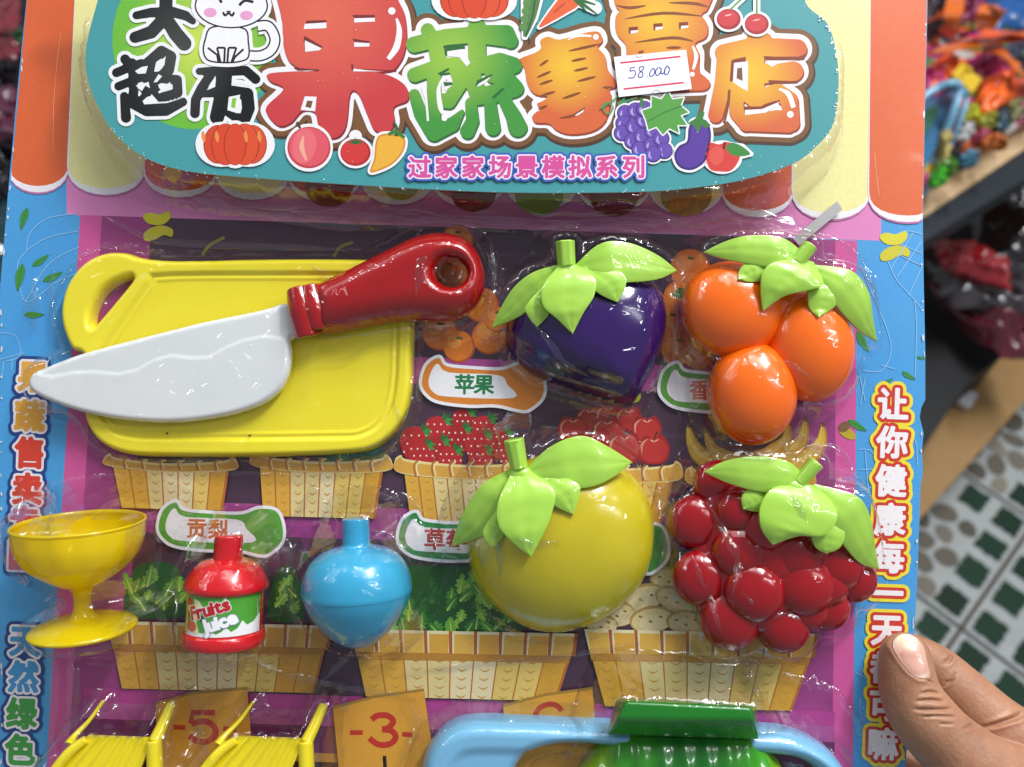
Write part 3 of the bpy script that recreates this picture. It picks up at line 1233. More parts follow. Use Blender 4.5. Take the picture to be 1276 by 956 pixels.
flag([(194, 875), (240, 862), (308, 856), (316, 956), (330, 1040), (200, 1040)], None, n5, 0, 0, 0)
flag([(415, 880), (470, 866), (528, 858), (540, 940), (550, 1040), (430, 1040)], None, n3, 0, 0, 0)
flag([(627, 878), (680, 864), (738, 856), (746, 940), (750, 1040), (640, 1040)], None, n6, 0, 0, 0)
a = Art(19.0)
a.line([(479, 942), (480, 958)], 2.2, '#15100f')
a.build('printed_mark', card)

# ------------------------------------------------------------ slogans down the side columns
def side_text(chars, layers, size):
    b = Art(4.2, 0.05)
    fs = []
    for ch, x, y, c in chars:
        segs, _ = glyph_segs(ch)
        sg = place_segs(segs, x, y, size, 2, 0.95)
        X, Y = grid_of([('s', sg)], 1.0, 11)
        fs.append((X, Y, sd_segs(X, Y, sg), c))
    for g, lc in layers:
        for X, Y, d, c in fs:
            b.field(d, X, Y, lc or c, g)
    b.build('printed_slogan', card)


RC = [(ch, 1113 - 0.028 * (y - 503), y, '#f4eef0') for ch, y in (('让', 503), ('你', 551), ('健', 599), ('康', 647), ('每', 694), ('一', 739), ('天', 786), ('都', 832), ('可', 880), ('嘛', 927))]
side_text(RC, [(9.5, '#f0dd3a'), (5.4, '#cf3a2c'), (1.5, '#f4eef0')], 38)
LC1 = [('果', 41, 470, '#e8a83c'), ('蔬', 37, 518, '#e6a63c'), ('售', 36, 564, '#d8402c'), ('卖', 34, 609, '#d8402c'), ('专', 31, 650, '#d8402c'), ('区', 29, 692, '#d8402c'),
       ('天', 31, 800, '#3f95d2'), ('然', 29, 843, '#3f95d2'), ('绿', 27, 889, '#3f9a44'), ('色', 25, 934, '#3f9a44')]
side_text(LC1, [(8.5, '#1d3f86'), (4.6, '#ece6ea'), (1.7, None)], 37)

# ------------------------------------------------------------ raised title board
BO = smooth_curve([(140, -60), (122, 0), (108, 55), (108, 92), (120, 128), (142, 165), (180, 196), (232, 213), (320, 222), (500, 234), (640, 240), (800, 239), (880, 232), (935, 222),
                   (990, 203), (1022, 178), (1040, 150), (1045, 100), (1041, 60), (1030, 28), (1003, 2), (985, -60)], True, 6)
_p = PV(BO, HB)
nb_ = len(_p)
_t = [tuple(t) for t in tessellate_polygon([[Vector((x, y, 0)) for x, y, _ in _p]])]
V_ = [(x, y, HB) for x, y, _ in _p] + [(x, y, HB - 2.6) for x, y, _ in _p]
board = mobj('title_board', V_, _t + [tuple(nb_ + i for i in t[::-1]) for t in _t] + [(i, (i + 1) % nb_, nb_ + (i + 1) % nb_, nb_ + i) for i in range(nb_)],
             simple('white_board_edge', '#d5d6d2', 0.7), card, False)
fix_normals(board)
PM = print_mat('board_ink', 0.34, 0.5, 0.08, 0.22)
a = Art(HB + 0.2)
a.poly(BO, '#459a9f')
a.build('teal_print', board, PM)
GC = (232, 52)


def green_grad(x, y):
    r = math.hypot((x - 245) / 105, (y - 55) / 105)
    return mix(lin('#cfe05a'), lin('#6fba3c'), r * 1.15)


a = Art(HB + 0.4)
X, Y = np.meshgrid(np.arange(130, 360, 5.0), np.arange(-70, 170, 5.0))
a.field(np.hypot((X - 241) / 101, (Y - 50) / 111) * 100 - 100, X, Y, green_grad)
a.build('green_disc', board, PM)

z5 = lambda *p: [(500 + x / 4.557, 10 + y / 4.557) for x, y in p]
z6 = lambda *p: [(750 + x / 4.557, y / 4.557) for x, y in p]
z2 = lambda *p: [(330 + x / 3.4135, y / 3.4135) for x, y in p]
z4 = lambda *p: [(130 + x / 5.623, y / 5.623) for x, y in p]
DARK = '#6e3a26'


def title_char(shape, main, edge, details, outl=True, gw=6.5, gb=12.5, off=(1.2, 2.6), lvl=HB + 2.0, label=None):
    b = Art(lvl, 0.05)
    X, Y = grid_of(shape, 1.5, 18)
    d = shape_sdf(shape, X, Y)
    layers[0].append((X, Y, d, gb + 1.6, '#4d3527', (1, 2.5)))
    layers[1].append((X, Y, d, gb, '#7b5434', (0, 0)))
    layers[2].append((X, Y, d, gw, '#f3eff2', (0, 0)))
    b.field(d, X, Y, edge, 0, off)
    b.field(d, X, Y, main, 0)
    details(b)
    o = b.build('title_character', board, PM)
    if label:
        o['label'] = label


layers = [[], [], []]
mg = lambda c0, c1, cx, cy, r: (lambda x, y: mix(lin(c0), lin(c1), (math.hypot(x - cx, y - cy) / r) ** 1.3))

SU = [('p', smooth_curve(z2((80, -120), (75, 100), (85, 220), (120, 275), (210, 300), (500, 305), (570, 272), (602, 180), (594, 60), (560, -20), (560, -120)), True, 4)),
      ('p', smooth_curve(z2((22, 312), (200, 300), (300, 285), (400, 300), (520, 318), (598, 365), (608, 425), (548, 455), (552, 520), (525, 562), (468, 555), (440, 500), (396, 398), (362, 398), (346, 530),
                            (310, 582), (252, 580), (228, 535), (212, 478), (160, 470), (112, 520), (60, 535), (12, 490), (10, 450), (80, 378), (22, 345)), True, 4)),
      ('c', z2((270, -100), (270, 350)), 28)]


def d_su(b):
    for q in (((175, 88), (262, 86), (262, 98), (176, 108)), ((372, 64), (468, 64), (468, 78), (382, 82)), ((168, 152), (248, 200), (240, 206), (164, 180)), ((372, 164), (445, 176), (445, 186), (384, 184)),
              ((120, 288), (232, 296), (230, 304), (140, 300)), ((368, 296), (368, 270), (374, 272), (378, 292), (560, 306), (560, 300))):
        b.poly(z2(*q), '#7a2f33')
    for q in (((170, 102), (262, 96), (262, 120), (165, 124)), ((380, 78), (468, 76), (468, 92), (380, 96)), ((170, 172), (242, 206), (232, 214), (172, 221)), ((380, 180), (445, 184), (445, 198), (380, 200)),
              ((135, 302), (215, 300), (180, 304)), ((378, 292), (440, 300), (560, 308), (500, 304), (376, 304))):
        b.poly(z2(*q), '#f3eff2')
    b.poly(z2((152, 468), (170, 410), (220, 412), (214, 474)), '#f3eff2')
    b.poly(z2((172, 455), (180, 428), (204, 430), (196, 460)), '#7b5434')
    b.poly(z2((372, 560), (382, 460), (392, 452), (440, 560), (420, 590)), '#7b5434')
    b.poly(ell(*z2((540, 47))[0], 4.6, 4.6), '#f6f0f0')
    b.line(z2((560, 78), (572, 130), (560, 200), (525, 252)), [1.2, 3.4, 4.2, 2.6], '#f6f0f0', 5)


title_char(SU, mg('#e26a54', '#cc4145', 400, 20, 120), '#86292c', d_su)

SH = [('c', z5((72, 208), (250, 165), (420, 150), (600, 175)), 10), ('c', z5((150, 125), (190, 200), (210, 290)), [8.5, 9, 10]), ('c', z5((430, 105), (430, 300)), 11), ('c', z5((450, 140), (600, 140), (620, 185)), 9.5),
      ('c', z5((75, 380), (200, 335), (300, 320), (400, 345)), 9), ('c', z5((400, 340), (560, 300), (640, 325)), 10), ('c', z5((185, 350), (185, 640)), 8.5), ('c', z5((75, 492), (110, 600), (185, 705), (290, 660), (345, 590)), [7, 8.5, 11, 9, 3]),
      ('c', z5((300, 320), (340, 420), (270, 530), (190, 520)), 9), ('c', z5((400, 380), (440, 500), (560, 480), (640, 455)), 11), ('c', z5((520, 380), (600, 400), (650, 455)), 10),
      ('c', z5((395, 540), (405, 640), (375, 700)), [7, 8, 9]), ('c', z5((505, 540), (520, 680)), [7.5, 9.5]), ('c', z5((590, 530), (640, 620), (660, 675)), [8, 10, 12])]


def d_sh(b):
    dk, wt = '#2f6a35', '#f3eff2'
    for q in (((246, 225), (362, 208), (362, 232), (260, 246), (260, 272), (248, 270)), ((205, 372), (268, 340), (274, 350), (222, 384)), ((240, 420), (290, 422), (290, 438), (246, 444)), ((420, 448), (430, 412), (515, 374), (520, 384), (440, 430)),
              ((512, 508), (575, 452), (586, 462), (528, 516))):
        b.poly(z5(*q), dk)
    for q in (((262, 246), (352, 233), (392, 312), (372, 332), (330, 280), (262, 274)), ((246, 446), (290, 438), (250, 472)), ((428, 450), (440, 430), (508, 390), (480, 425)), ((110, 450), (142, 440), (158, 640), (146, 644), (135, 520))):
        b.poly(z5(*q), wt)
    b.line(z5((232, 400), (212, 470), (222, 560), (236, 600)), [0.8, 2.6, 3.2, 1.8], '#f4f8ee', 5)
    b.poly(ell(*z5((245, 626))[0], 3.6, 3.6), '#f4f8ee')


title_char(SH, mg('#9cc648', '#45963f', 560, 70, 80), '#2f6a35', d_sh)

ZH = [('p', smooth_curve(z5((670, 292), (760, 255), (795, 225), (790, 185), (835, 163), (900, 180), (1040, 142), (1120, 136), (1142, 185), (1115, 222), (1155, 270), (1172, 350), (1222, 415), (1212, 450), (1180, 460),
                            (1192, 510), (1160, 640), (1080, 700), (960, 716), (880, 692), (838, 655), (762, 650), (743, 618), (768, 590), (792, 578), (770, 545), (800, 530), (832, 502), (762, 490), (718, 440), (700, 345)), True, 3))]


def d_zh(b):
    for q in (((785, 330), (835, 295)), ((770, 396), (850, 360)), ((785, 435), (860, 410)), ((790, 500), (875, 475)), ((950, 245), (1130, 205)), ((965, 302), (1050, 285)), ((980, 358), (1060, 340)), ((1000, 417), (1105, 390)),
              ((915, 515), (1020, 480)), ((900, 625), (980, 610), (1045, 565)), ((780, 575), (830, 555)), ((1145, 450), (1212, 455))):
        b.line(z5(*q), [0.5, 1.8, 1.8, 0.6], '#8a4a24', 4)
    b.line(z5((945, 182), (1000, 158), (1080, 160)), [0.5, 1.8, 1.2], '#fbf2ec', 4)
    b.poly(ell(*z5((1105, 165))[0], 3.6, 3.6), '#fbf2ec')
    b.poly(z5((985, 610), (1040, 575), (1030, 592), (1000, 612)), '#f3eff2')


title_char(ZH, mg('#f0bf34', '#d9683a', 706, 82, 62), '#9a4226', d_zh)

MA = [('p', smooth_curve(z6((75, -120), (70, 0), (80, 40), (100, 62), (78, 100), (82, 190), (132, 250), (140, 320), (140, 480), (300, 520), (500, 515), (590, 508), (615, 470), (590, 440), (552, 400), (552, 300), (528, 245),
                            (592, 210), (600, 140), (565, 80), (606, 40), (600, -120)), True, 3))]


def d_ma(b):
    for q in (((80, 32), (160, 45), (250, 32)), ((130, 108), (350, 75), (570, 92)), ((190, 242), (400, 215), (520, 235)), ((380, 16), (520, 20), (606, 40)), ((205, 300), (240, 292)), ((365, 272), (450, 270))):
        b.line(z6(*q), [0.5, 1.9, 1.9, 0.6], '#8a4a24', 4)
    for x, y in ((180, 175), (320, 155), (465, 148)):
        b.poly(z6((x - 28, y - 20), (x + 24, y - 24), (x + 26, y + 6), (x - 26, y + 18)), '#8a3a22')
        b.poly(z6((x - 16, y), (x + 26, y - 4), (x + 26, y + 8), (x - 16, y + 18)), '#f3eff2')
    b.line(z6((515, 262), (536, 320), (518, 395)), [1, 2.6, 1.4], '#fbf2ec', 5)
    b.poly(ell(*z6((514, 422))[0], 3, 3), '#fbf2ec')


title_char(MA, mg('#f0bf34', '#d9683a', 820, 25, 70), '#9a4226', d_ma)

DI = [('c', z6((690, 300), (860, 262), (1110, 278)), [10.5, 11, 12]), ('c', z6((860, 215), (930, 225)), 8), ('c', z6((700, 310), (690, 470), (645, 655)), [10, 10.5, 9]), ('c', z6((870, 290), (870, 560)), 11.5), ('c', z6((900, 420), (1090, 405)), 12),
      ('c', z6((765, 480), (765, 640), (820, 700), (1060, 712)), [8, 9, 9.5, 9]), ('c', z6((870, 560), (1000, 520), (1065, 570), (1080, 700)), [10, 10, 11, 9.5]), ('c', z6((760, 490), (880, 580)), 9), ('c', z6((820, 700), (1000, 670)), 10)]


def d_di(b):
    b.poly(z6((735, 342), (815, 334), (818, 352), (750, 362), (742, 465), (726, 462)), '#8a3a22')
    b.poly(z6((750, 358), (830, 348), (828, 518), (790, 498), (744, 466)), '#f3eff2')
    b.poly(z6((768, 388), (796, 384), (800, 460), (765, 446)), '#7b5434')
    b.poly(z6((915, 322), (1120, 322), (1168, 300), (1150, 340), (990, 345), (930, 342)), '#8a3a22')
    b.poly(z6((932, 344), (1110, 344), (1060, 352), (1000, 362), (965, 380), (945, 365)), '#f3eff2')
    b.poly(z6((945, 455), (1120, 462), (1110, 474), (952, 478)), '#8a3a22')
    b.poly(z6((804, 605), (900, 605), (1010, 566), (1012, 576), (930, 625), (812, 655)), '#8a3a22')
    b.poly(z6((812, 625), (910, 620), (1008, 578), (990, 605), (930, 640), (812, 654)), '#f3eff2')
    b.line(z6((724, 510), (716, 600), (694, 700)), 1.6, '#8a4a24', 4)
    b.line(z6((1005, 505), (1060, 535), (1088, 612)), [1, 3.2, 3], '#fbf2ec', 5)
    b.poly(ell(*z6((1070, 650))[0], 4.2, 4.2), '#fbf2ec')


title_char(DI, mg('#f0bf34', '#d9683a', 935, 92, 70), '#9a4226', d_di)

a = Art(HB + 0.9, 0.012)
for X, Y, d, g, c, off in layers[0]:
    a.field(d, X, Y, c, g, off)
for X, Y, d, g, c, off in layers[1]:
    a.field(d, X, Y, c, g, off)
for X, Y, d, g, c, off in layers[2]:
    a.field(d, X, Y, c, g, off)
a.build('title_outline', board, PM)

# black store-name characters on the green disc
BK = {
    'sky': [('c', z4((435, -120), (430, 100)), 8.2), ('c', z4((225, 108), (330, 88), (480, 85), (570, 110), (620, 150)), [5, 6, 6.5, 6, 4]), ('c', z4((410, 140), (330, 225), (215, 262)), [8, 8, 7]), ('c', z4((440, 140), (500, 235), (560, 305)), [8, 9, 9])],
    'over': [('c', z4((145, 415), (175, 450)), 6), ('c', z4((85, 510), (180, 470), (260, 445)), 5.6), ('c', z4((100, 605), (250, 545), (400, 530)), 5.4), ('c', z4((195, 440), (205, 640)), 5.6), ('c', z4((140, 675), (152, 825)), [5.4, 6.4]),
             ('c', z4((185, 715), (300, 765), (430, 765), (550, 715)), [7, 9, 8.5, 5.5]), ('c', z4((205, 640), (200, 720)), 6), ('c', z4((300, 440), (400, 360), (460, 400), (450, 490), (370, 560)), [6, 7, 8, 7, 6]), ('c', z4((270, 620), (300, 660), (260, 700)), 5),
             ('c', z4((410, 550), (510, 560), (515, 650), (400, 685), (350, 630)), 6), ('c', z4((330, 430), (300, 560), (350, 620)), 6)],
    'town': [('c', z4((665, 500), (780, 500), (990, 495), (1060, 555)), [4.5, 6, 6, 6]), ('c', z4((740, 530), (680, 620), (640, 700), (635, 795)), [6, 6, 6, 6]), ('c', z4((840, 510), (830, 660), (790, 820)), [10, 10, 9]),
             ('c', z4((690, 650), (900, 640), (1000, 660), (1010, 760), (985, 835)), [6, 7, 8, 8, 7]), ('c', z4((850, 770), (920, 820), (970, 840)), 6)],
}
blk = lambda x, y: mix(lin('#4a4a48'), lin('#141416'), math.hypot((x - 225) / 70, (y - 70) / 90))
a = Art(HB + 3.2, 0.02)
fs = []
for k, shp in BK.items():
    X, Y = grid_of(shp, 1.4, 8)
    fs.append((X, Y, shape_sdf(shp, X, Y)))
for X, Y, d in fs:
    a.field(d, X, Y, '#f1f1f2', 4.4)
a.build('title_outline', board, PM)
for (X, Y, d), k in zip(fs, BK):
    a = Art(HB + 3.6, 0.03)
    a.field(d, X, Y, blk, 0)
    W_ = '#f1f1f2'
    if k == 'over':
        for q in (((215, 498), (262, 470), (305, 462), (290, 515), (235, 518)), ((378, 442), (430, 394), (420, 460), (388, 478)), ((345, 578), (380, 520), (405, 535), (370, 575)), ((220, 600), (310, 575), (320, 618), (288, 600), (262, 640)),
                  ((376, 645), (460, 575), (468, 600), (440, 630), (385, 655)), ((268, 708), (300, 680), (330, 672), (370, 715), (440, 712), (560, 684), (440, 722), (280, 732))):
            a.poly(z4(*q), W_)
    if k == 'town':
        a.poly(z4((720, 632), (750, 575), (782, 560), (775, 610)), W_)
        a.poly(z4((872, 680), (952, 664), (935, 795), (862, 772)), W_)
        a.poly(z4((895, 692), (926, 686), (915, 760), (888, 752)), '#8cc442')
        a.poly(z4((895, 556), (960, 560), (1040, 590), (1020, 604), (960, 590), (895, 588)), W_)
    a.build('title_character', board, PM)

wn_ = Art(HB + 1.0, 0.03)
rs = random.Random(5)
edge_ = [p_ for p_ in BO if p_[0] > 1000 or p_[1] > 150]
for k in range(150):
    p_ = edge_[rs.randrange(len(edge_))]
    u = 1.0 if p_[0] > 1015 and p_[1] < 150 else 0.45
    c_ = np.array([620.0, 60.0])
    d_ = (c_ - p_) / np.linalg.norm(c_ - p_)
    tt = np.array([-d_[1], d_[0]])
    q_ = p_ + d_ * rs.uniform(0, 2.2) * u + tt * rs.uniform(-6, 6)
    wn_.poly(ell(q_[0], q_[1], rs.uniform(1, 3) * u, rs.uniform(.5, 1.5) * u, rs.uniform(0, 180), 7), '#e4efee')
for k in range(60):
    q_ = (rs.uniform(380, 1000), rs.uniform(10, 230))
    wn_.poly(ell(q_[0], q_[1], rs.uniform(.3, .8), rs.uniform(.3, .6), 0, 6), '#e8eef0')
wn_.h = HB + 2.2
wn_.build('worn_edge', board, PM)['kind'] = 'stuff'

# small white cat drawn between the characters
a = Art(HB + 5.0, 0.03)
WH, LN = '#f5f3f6', '#26242a'
head = ell(*z4((890, 40))[0], 46, 28.5)
body = smooth_curve(z4((755, 185), (700, 280), (690, 370), (730, 430), (850, 445), (960, 435), (1015, 400), (1015, 300), (980, 195)), True, 5)
tail = z4((1075, 185), (1150, 185), (1195, 270), (1170, 350), (1100, 390), (1020, 392))
a.shape([('p', head), ('p', body)], WH, 4.4, 1.4)
a.line(tail, 10.5, WH, 6)
a.line(tail, 7.2, LN, 6)
a.line(tail, 5.2, WH, 6)
a.poly(body, LN)
a.shape([('p', body)], WH, -2.0, 1.2)
a.shape([('p', head)], LN, 0, 1.2)
a.shape([('p', head)], WH, -1.9, 1.2)
a.shape([('c', z4((690, -60), (720, -130)), 8), ('c', z4((1060, -60), (1080, -130)), 8)], WH, 2, 1.5)
for q in (((725, 335), (790, 385), (800, 440)), ((790, 335), (845, 335)), ((790, 335), (815, 440)), ((845, 335), (840, 440)), ((870, 335), (925, 335)), ((870, 335), (862, 440)), ((925, 335), (890, 440)), ((975, 345), (915, 400), (895, 440))):
    a.line(z4(*q), 1.3, LN)
a.line(z4((800, -20), (822, 20)), 1.7, LN)
a.line(z4((945, 38), (985, 5), (1045, 15)), 1.7, LN, 5)
a.line(z4((832, 85), (845, 108), (872, 92), (895, 110), (910, 86)), 1.4, LN, 5)
a.poly(z4((852, 76), (890, 76), (872, 96)), LN)
a.poly(ell(*z4((742, 88))[0], 8, 5.8), '#eaa3cd')
a.poly(ell(*z4((996, 108))[0], 8, 5.8), '#eaa3cd')
a.build('cat_drawing', board, PM)


# small produce drawings with white rims
def sticker(name, shapes, fn, grow=3.0):
    b = Art(HB + 6.0, 0.03)
    b.shape(shapes, '#f3f0f2', grow, 1.3)
    fn(b)
    b.build(name, board, PM)


def pumpkin(cx, cy, w_, h_):
    def f(b):
        for k, dx in enumerate((-.72, .72, -.4, .4, 0)):
            b.poly(ell(cx + dx * w_ * .62, cy, w_ * .38 if k < 4 else w_ * .3, h_ * (.9 if k < 2 else .97)), '#a8361f')
            b.poly(ell(cx + dx * w_ * .62, cy, w_ * .35 if k < 4 else w_ * .27, h_ * (.87 if k < 2 else .95)), '#e0522f' if k % 2 else '#db4a2c')
        for dx in (-.8, -.45, .3, .65):
            b.line([(cx + dx * w_ - 2, cy - h_ * .6), (cx + dx * w_, cy - h_ * .1)], [1.2, 2.6, 1], '#ee8f4a', 4)
    return [('p', ell(cx - w_ * .35, cy, w_ * .62, h_ * .93)), ('p', ell(cx + w_ * .35, cy, w_ * .62, h_ * .93)), ('p', ell(cx, cy, w_ * .4, h_))], f


s_, f_ = pumpkin(293, 180, 48, 27)
sticker('pumpkin_drawing', s_, f_)
s_, f_ = pumpkin(591, 0, 52, 24)
sticker('pumpkin_drawing', s_, f_)


def f_peach(b):
    b.poly(ell(385, 184, 27, 26), '#c33f4c')
    b.poly(ell(385, 183, 25, 24), '#e25a66')
    b.poly(ell(379, 182, 15, 22, 10), '#ea7078')
    b.line([(378, 170), (376, 184), (382, 200)], [1, 3.2, 1], '#f2b095', 5)
    b.line([(374, 160), (370, 152)], 1.6, '#5a3524')


sticker('peach_drawing', [('p', ell(385, 184, 27, 27))], f_peach)


def f_tomato(b):
    b.poly(ell(443, 190, 19, 17), '#b3292c')
    b.poly(ell(442, 189, 17, 15), '#d63a38')
    for t in range(5):
        q = -PI / 2 + (t - 2) * .6
        b.line([(443, 178), (443 + 11 * math.cos(q), 178 + 9 * math.sin(q) + 3)], [2, .4], '#2f6a35')


sticker('tomato_drawing', [('p', ell(443, 190, 19, 17)), ('c', [(443, 178), (443, 170)], 5)], f_tomato)
PEP = smooth_curve([(468, 178), (474, 168), (490, 167), (504, 172), (503, 188), (490, 204), (472, 213), (461, 214), (466, 198)], True, 5)


def f_pep(b):
    b.poly(PEP, '#d98f2c')
    b.shape([('p', PEP)], '#eeb23e', -2.2, 1.2)
    b.line([(494, 170), (494, 158), (490, 152)], [3, 1.6, 1], '#2f6a35', 4)
    b.line([(484, 168), (494, 164), (504, 172)], 2.2, '#3f7d38', 4)


sticker('pepper_drawing', [('p', PEP)], f_pep)
GR = [(779, 143), (792, 140), (777, 156), (775, 168), (790, 160), (802, 152), (788, 178), (800, 172), (813, 165), (797, 188), (812, 183), (824, 175), (828, 190), (814, 194), (803, 138)]


def f_gr(b):
    for i, (x, y) in enumerate(GR):
        b.poly(ell(x, y - 2, 10.4), '#3d2a72')
        b.poly(ell(x, y - 2.4, 9.2), '#6a4fae')
        b.line([(x - 4, y - 5), (x - 5, y), (x - 2, y + 4)], [.6, 1.5, .5], '#b5a5e0', 4)
    LF = [(805, 150), (800, 138), (812, 134), (812, 120), (824, 124), (832, 114), (838, 124), (852, 122), (848, 132), (858, 140), (848, 144), (856, 156), (844, 156), (846, 166), (834, 160), (826, 168), (818, 158), (808, 162)]
    b.shape([('p', LF)], '#f3f0f2', 1.6, 1.2)
    b.poly(LF, '#57a044')
    b.line([(806, 152), (828, 140), (850, 132)], .9, '#3f7d38')
    b.line([(801, 134), (799, 122)], 2, '#3f7d38')
    b.line([(748, 136), (756, 128), (764, 134), (758, 142), (752, 134), (766, 124), (772, 116), (778, 122), (770, 130), (780, 126), (794, 122)], 0.9, '#4f9a5a', 5)


sticker('grape_drawing', [('p', ell(x, y - 2, 10.5)) for x, y in GR], f_gr, 2.2)
EG = smooth_curve([(858, 160), (864, 150), (880, 150), (886, 166), (884, 184), (878, 202), (862, 212), (846, 208), (840, 194), (846, 182), (856, 176)], True, 5)


def f_eg(b):
    b.poly(EG, '#3f2778')
    b.shape([('p', EG)], '#5a3a9c', -3, 1.2)
    b.poly([(856, 154), (866, 148), (874, 138), (878, 140), (876, 148), (886, 156), (880, 160), (874, 156), (870, 166), (864, 156)], '#3f7d38')


sticker('eggplant_drawing', [('p', EG)], f_eg)


def f_ap(b):
    b.poly(smooth_curve([(878, 188), (884, 178), (896, 180), (906, 177), (918, 182), (922, 196), (912, 212), (898, 214), (884, 210)], True, 5), '#d8413a')
    b.poly(ell(893, 194, 9, 12, 10), '#e0574c')
    b.poly([(905, 184), (912, 178), (924, 182), (935, 192), (922, 195), (910, 192)], '#3f8a3c', 4)
    b.line([(902, 186), (903, 177)], 1.4, '#3f2a1c')


sticker('apple_drawing', [('p', ell(900, 196, 22, 18)), ('p', [(908, 180), (925, 182), (936, 192), (920, 196)])], f_ap)


def f_ch(b):
    for x, y in ((908, 24), (943, 30)):
        b.poly(ell(x, y, 15, 13), '#a8242c')
        b.poly(ell(x - 1, y - 1, 12.5, 10.5), '#cf3a40')
        b.line([(x - 5, y - 4), (x + 4, y - 6)], [.3, 1.2, .3], '#f0b8b0', 3)
    b.line([(910, 12), (925, -2), (940, -14)], 1.1, '#4f9a44', 4)
    b.line([(943, 18), (943, -14)], 1.1, '#4f9a44')


sticker('cherry_drawing', [('p', ell(908, 24, 15, 13)), ('p', ell(943, 30, 15, 13)), ('c', [(910, 12), (925, -2), (940, -14)], 1.5), ('c', [(943, 18), (943, -14)], 1.5)], f_ch)


def f_ca(b):
    b.line([(672, 34), (690, 18), (708, 2), (716, -6)], [1, 7, 12, 13], '#e8653a', 4)
    b.line([(690, 16), (704, 4)], 1.2, '#c44c28')
    for q in ((744, 18), (742, 6), (738, -6), (730, 14)):
        b.line([(716, -2), q], [3, 1], '#2f6a35')
    b.line([(654, 46), (660, 20), (664, -10)], [2, 8, 12], '#557f4a', 4)
    for k in range(5):
        b.poly(ell(652 + k * 1.5, 34 - k * 10, 5, 5), '#5f8f50')
    b.line([(655, 46), (664, 20), (668, -10)], .9, '#2f5a33')


sticker('carrot_drawing', [('c', [(672, 34), (690, 18), (708, 2), (716, -6)], [1, 7, 12, 13]), ('c', [(654, 46), (660, 20), (664, -10)], [2, 9, 13]), ('c', [(716, -2), (742, 10)], 6)], f_ca, 2.2)

a = Art(HB + 7.5, 0.03)
SUBT = '过家家场景模拟系列'
a.text(SUBT, 523, 208, 27, [(5.2, '#3f5fb8'), (2.7, '#f0e4ee'), (0.9, '#d8519c')], pitch=33.3, step=0.9)
a.build('subtitle', board, PM)

# ------------------------------------------------------------ price sticker and tape
st = empty('price_sticker', P(816, 92, HB), 'white price sticker with two red lines and a handwritten blue price on the title board', 'sticker')
SQ = [(765, 71), (855, 62), (862, 111), (771, 121)]
q = PV(SQ, HB + 3.4)
V_ = [tuple(v) for v in q] + [(v[0], v[1], v[2] - 0.6) for v in q]
mobj('sticker_paper', V_, [(3, 2, 1, 0), (4, 5, 6, 7), (0, 1, 5, 4), (1, 2, 6, 5), (2, 3, 7, 6), (3, 0, 4, 7)], simple('sticker_paper', '#f7f6fa', 0.55, grain=0.02), st, False)
a = Art(HB + 10.5, 0.06)
a.h = HB + 3.45
a.line([(773, 78.5), (848, 70.5)], 1.1, '#e0405c')
a.line([(777, 111), (852, 103)], 1.1, '#e0405c')
BL = '#3a3a9a'
for q in ([(791, 84), (786, 85), (785, 89)], [(785, 89), (790, 88), (792, 92), (789, 97), (783, 97)], [(802, 83), (797, 84), (797, 88), (801, 91), (800, 96), (796, 96), (796, 92), (802, 86), (802, 83)],
          [(806, 95), (807, 95)], [(814, 85), (810, 90), (810, 95), (814, 94), (816, 88), (814, 85)], [(820, 84), (817, 89), (818, 94), (822, 92), (824, 86), (821, 84)], [(824, 85), (824, 92), (828, 90), (829, 84)],
          [(831, 82), (828, 88), (829, 93), (833, 91), (834, 85), (831, 82)]):
    a.line(q, 0.62, BL, 5)
a.line([(792, 69), (796, 72), (801, 69)], 0.4, '#a8a8b0', 4)
a.line([(812, 116), (818, 112), (823, 115)], 0.4, '#a8a8b0', 4)
a.build('handwritten_price', st, PM)

tp = empty('tape_strip', P(1018, 280, 8), 'grey translucent strip of adhesive tape stuck diagonally above the orange toy fruits', 'tape')
q = [PV([(988, 297)], 10)[0], PV([(1043, 251)], 7)[0], PV([(1050, 261)], 7)[0], PV([(996, 306)], 10)[0]]
V_ = [tuple(v) for v in q] + [(v[0], v[1], v[2] - 1.0) for v in q]
mobj('tape', V_, [(3, 2, 1, 0), (4, 5, 6, 7), (0, 1, 5, 4), (1, 2, 6, 5), (2, 3, 7, 6), (3, 0, 4, 7)], simple('grey_tape', '#b4b4b2', 0.35), tp, False)

# ------------------------------------------------------------ toys
TOYS = []      # meshes the clear blister is formed over
GREEN = plastic('lime_plastic', '#b2de58', 0.3, 0.55, 0.2, c2='#9fd044')


def rim_prof(H, r):
    return lambda d: H * np.sqrt(np.clip(1 - (1 - np.clip(d / r, 0, 1)) ** 2, 0, 1))



def ellipsoid(name, cx, cy, rx, ry, rot, hz, mat, parent, zc, seg=56, rg=36, label=None):
    V, Fc = [], []
    a_ = math.radians(rot)
    c = P(cx, cy, zc)
    sc = (F - zc) / F
    for i in range(rg + 1):
        th = PI * i / rg
        for k in range(seg):
            ph = 2 * PI * k / seg
            x = rx * sc * math.sin(th) * math.cos(ph)
            y = -ry * sc * math.cos(th)
            z = hz * math.sin(th) * math.sin(ph)
            V.append((c.x + x * math.cos(a_) - y * math.sin(a_), c.y + x * math.sin(a_) + y * math.cos(a_), max(zc + z, 0.5)))
    for i in range(rg):
        for k in range(seg):
            k2 = (k + 1) % seg
            Fc.append((i * seg + k, (i + 1) * seg + k, (i + 1) * seg + k2, i * seg + k2))
    o = mobj(name, V, Fc, mat, parent, True, label=label)
    fix_normals(o)
    return o


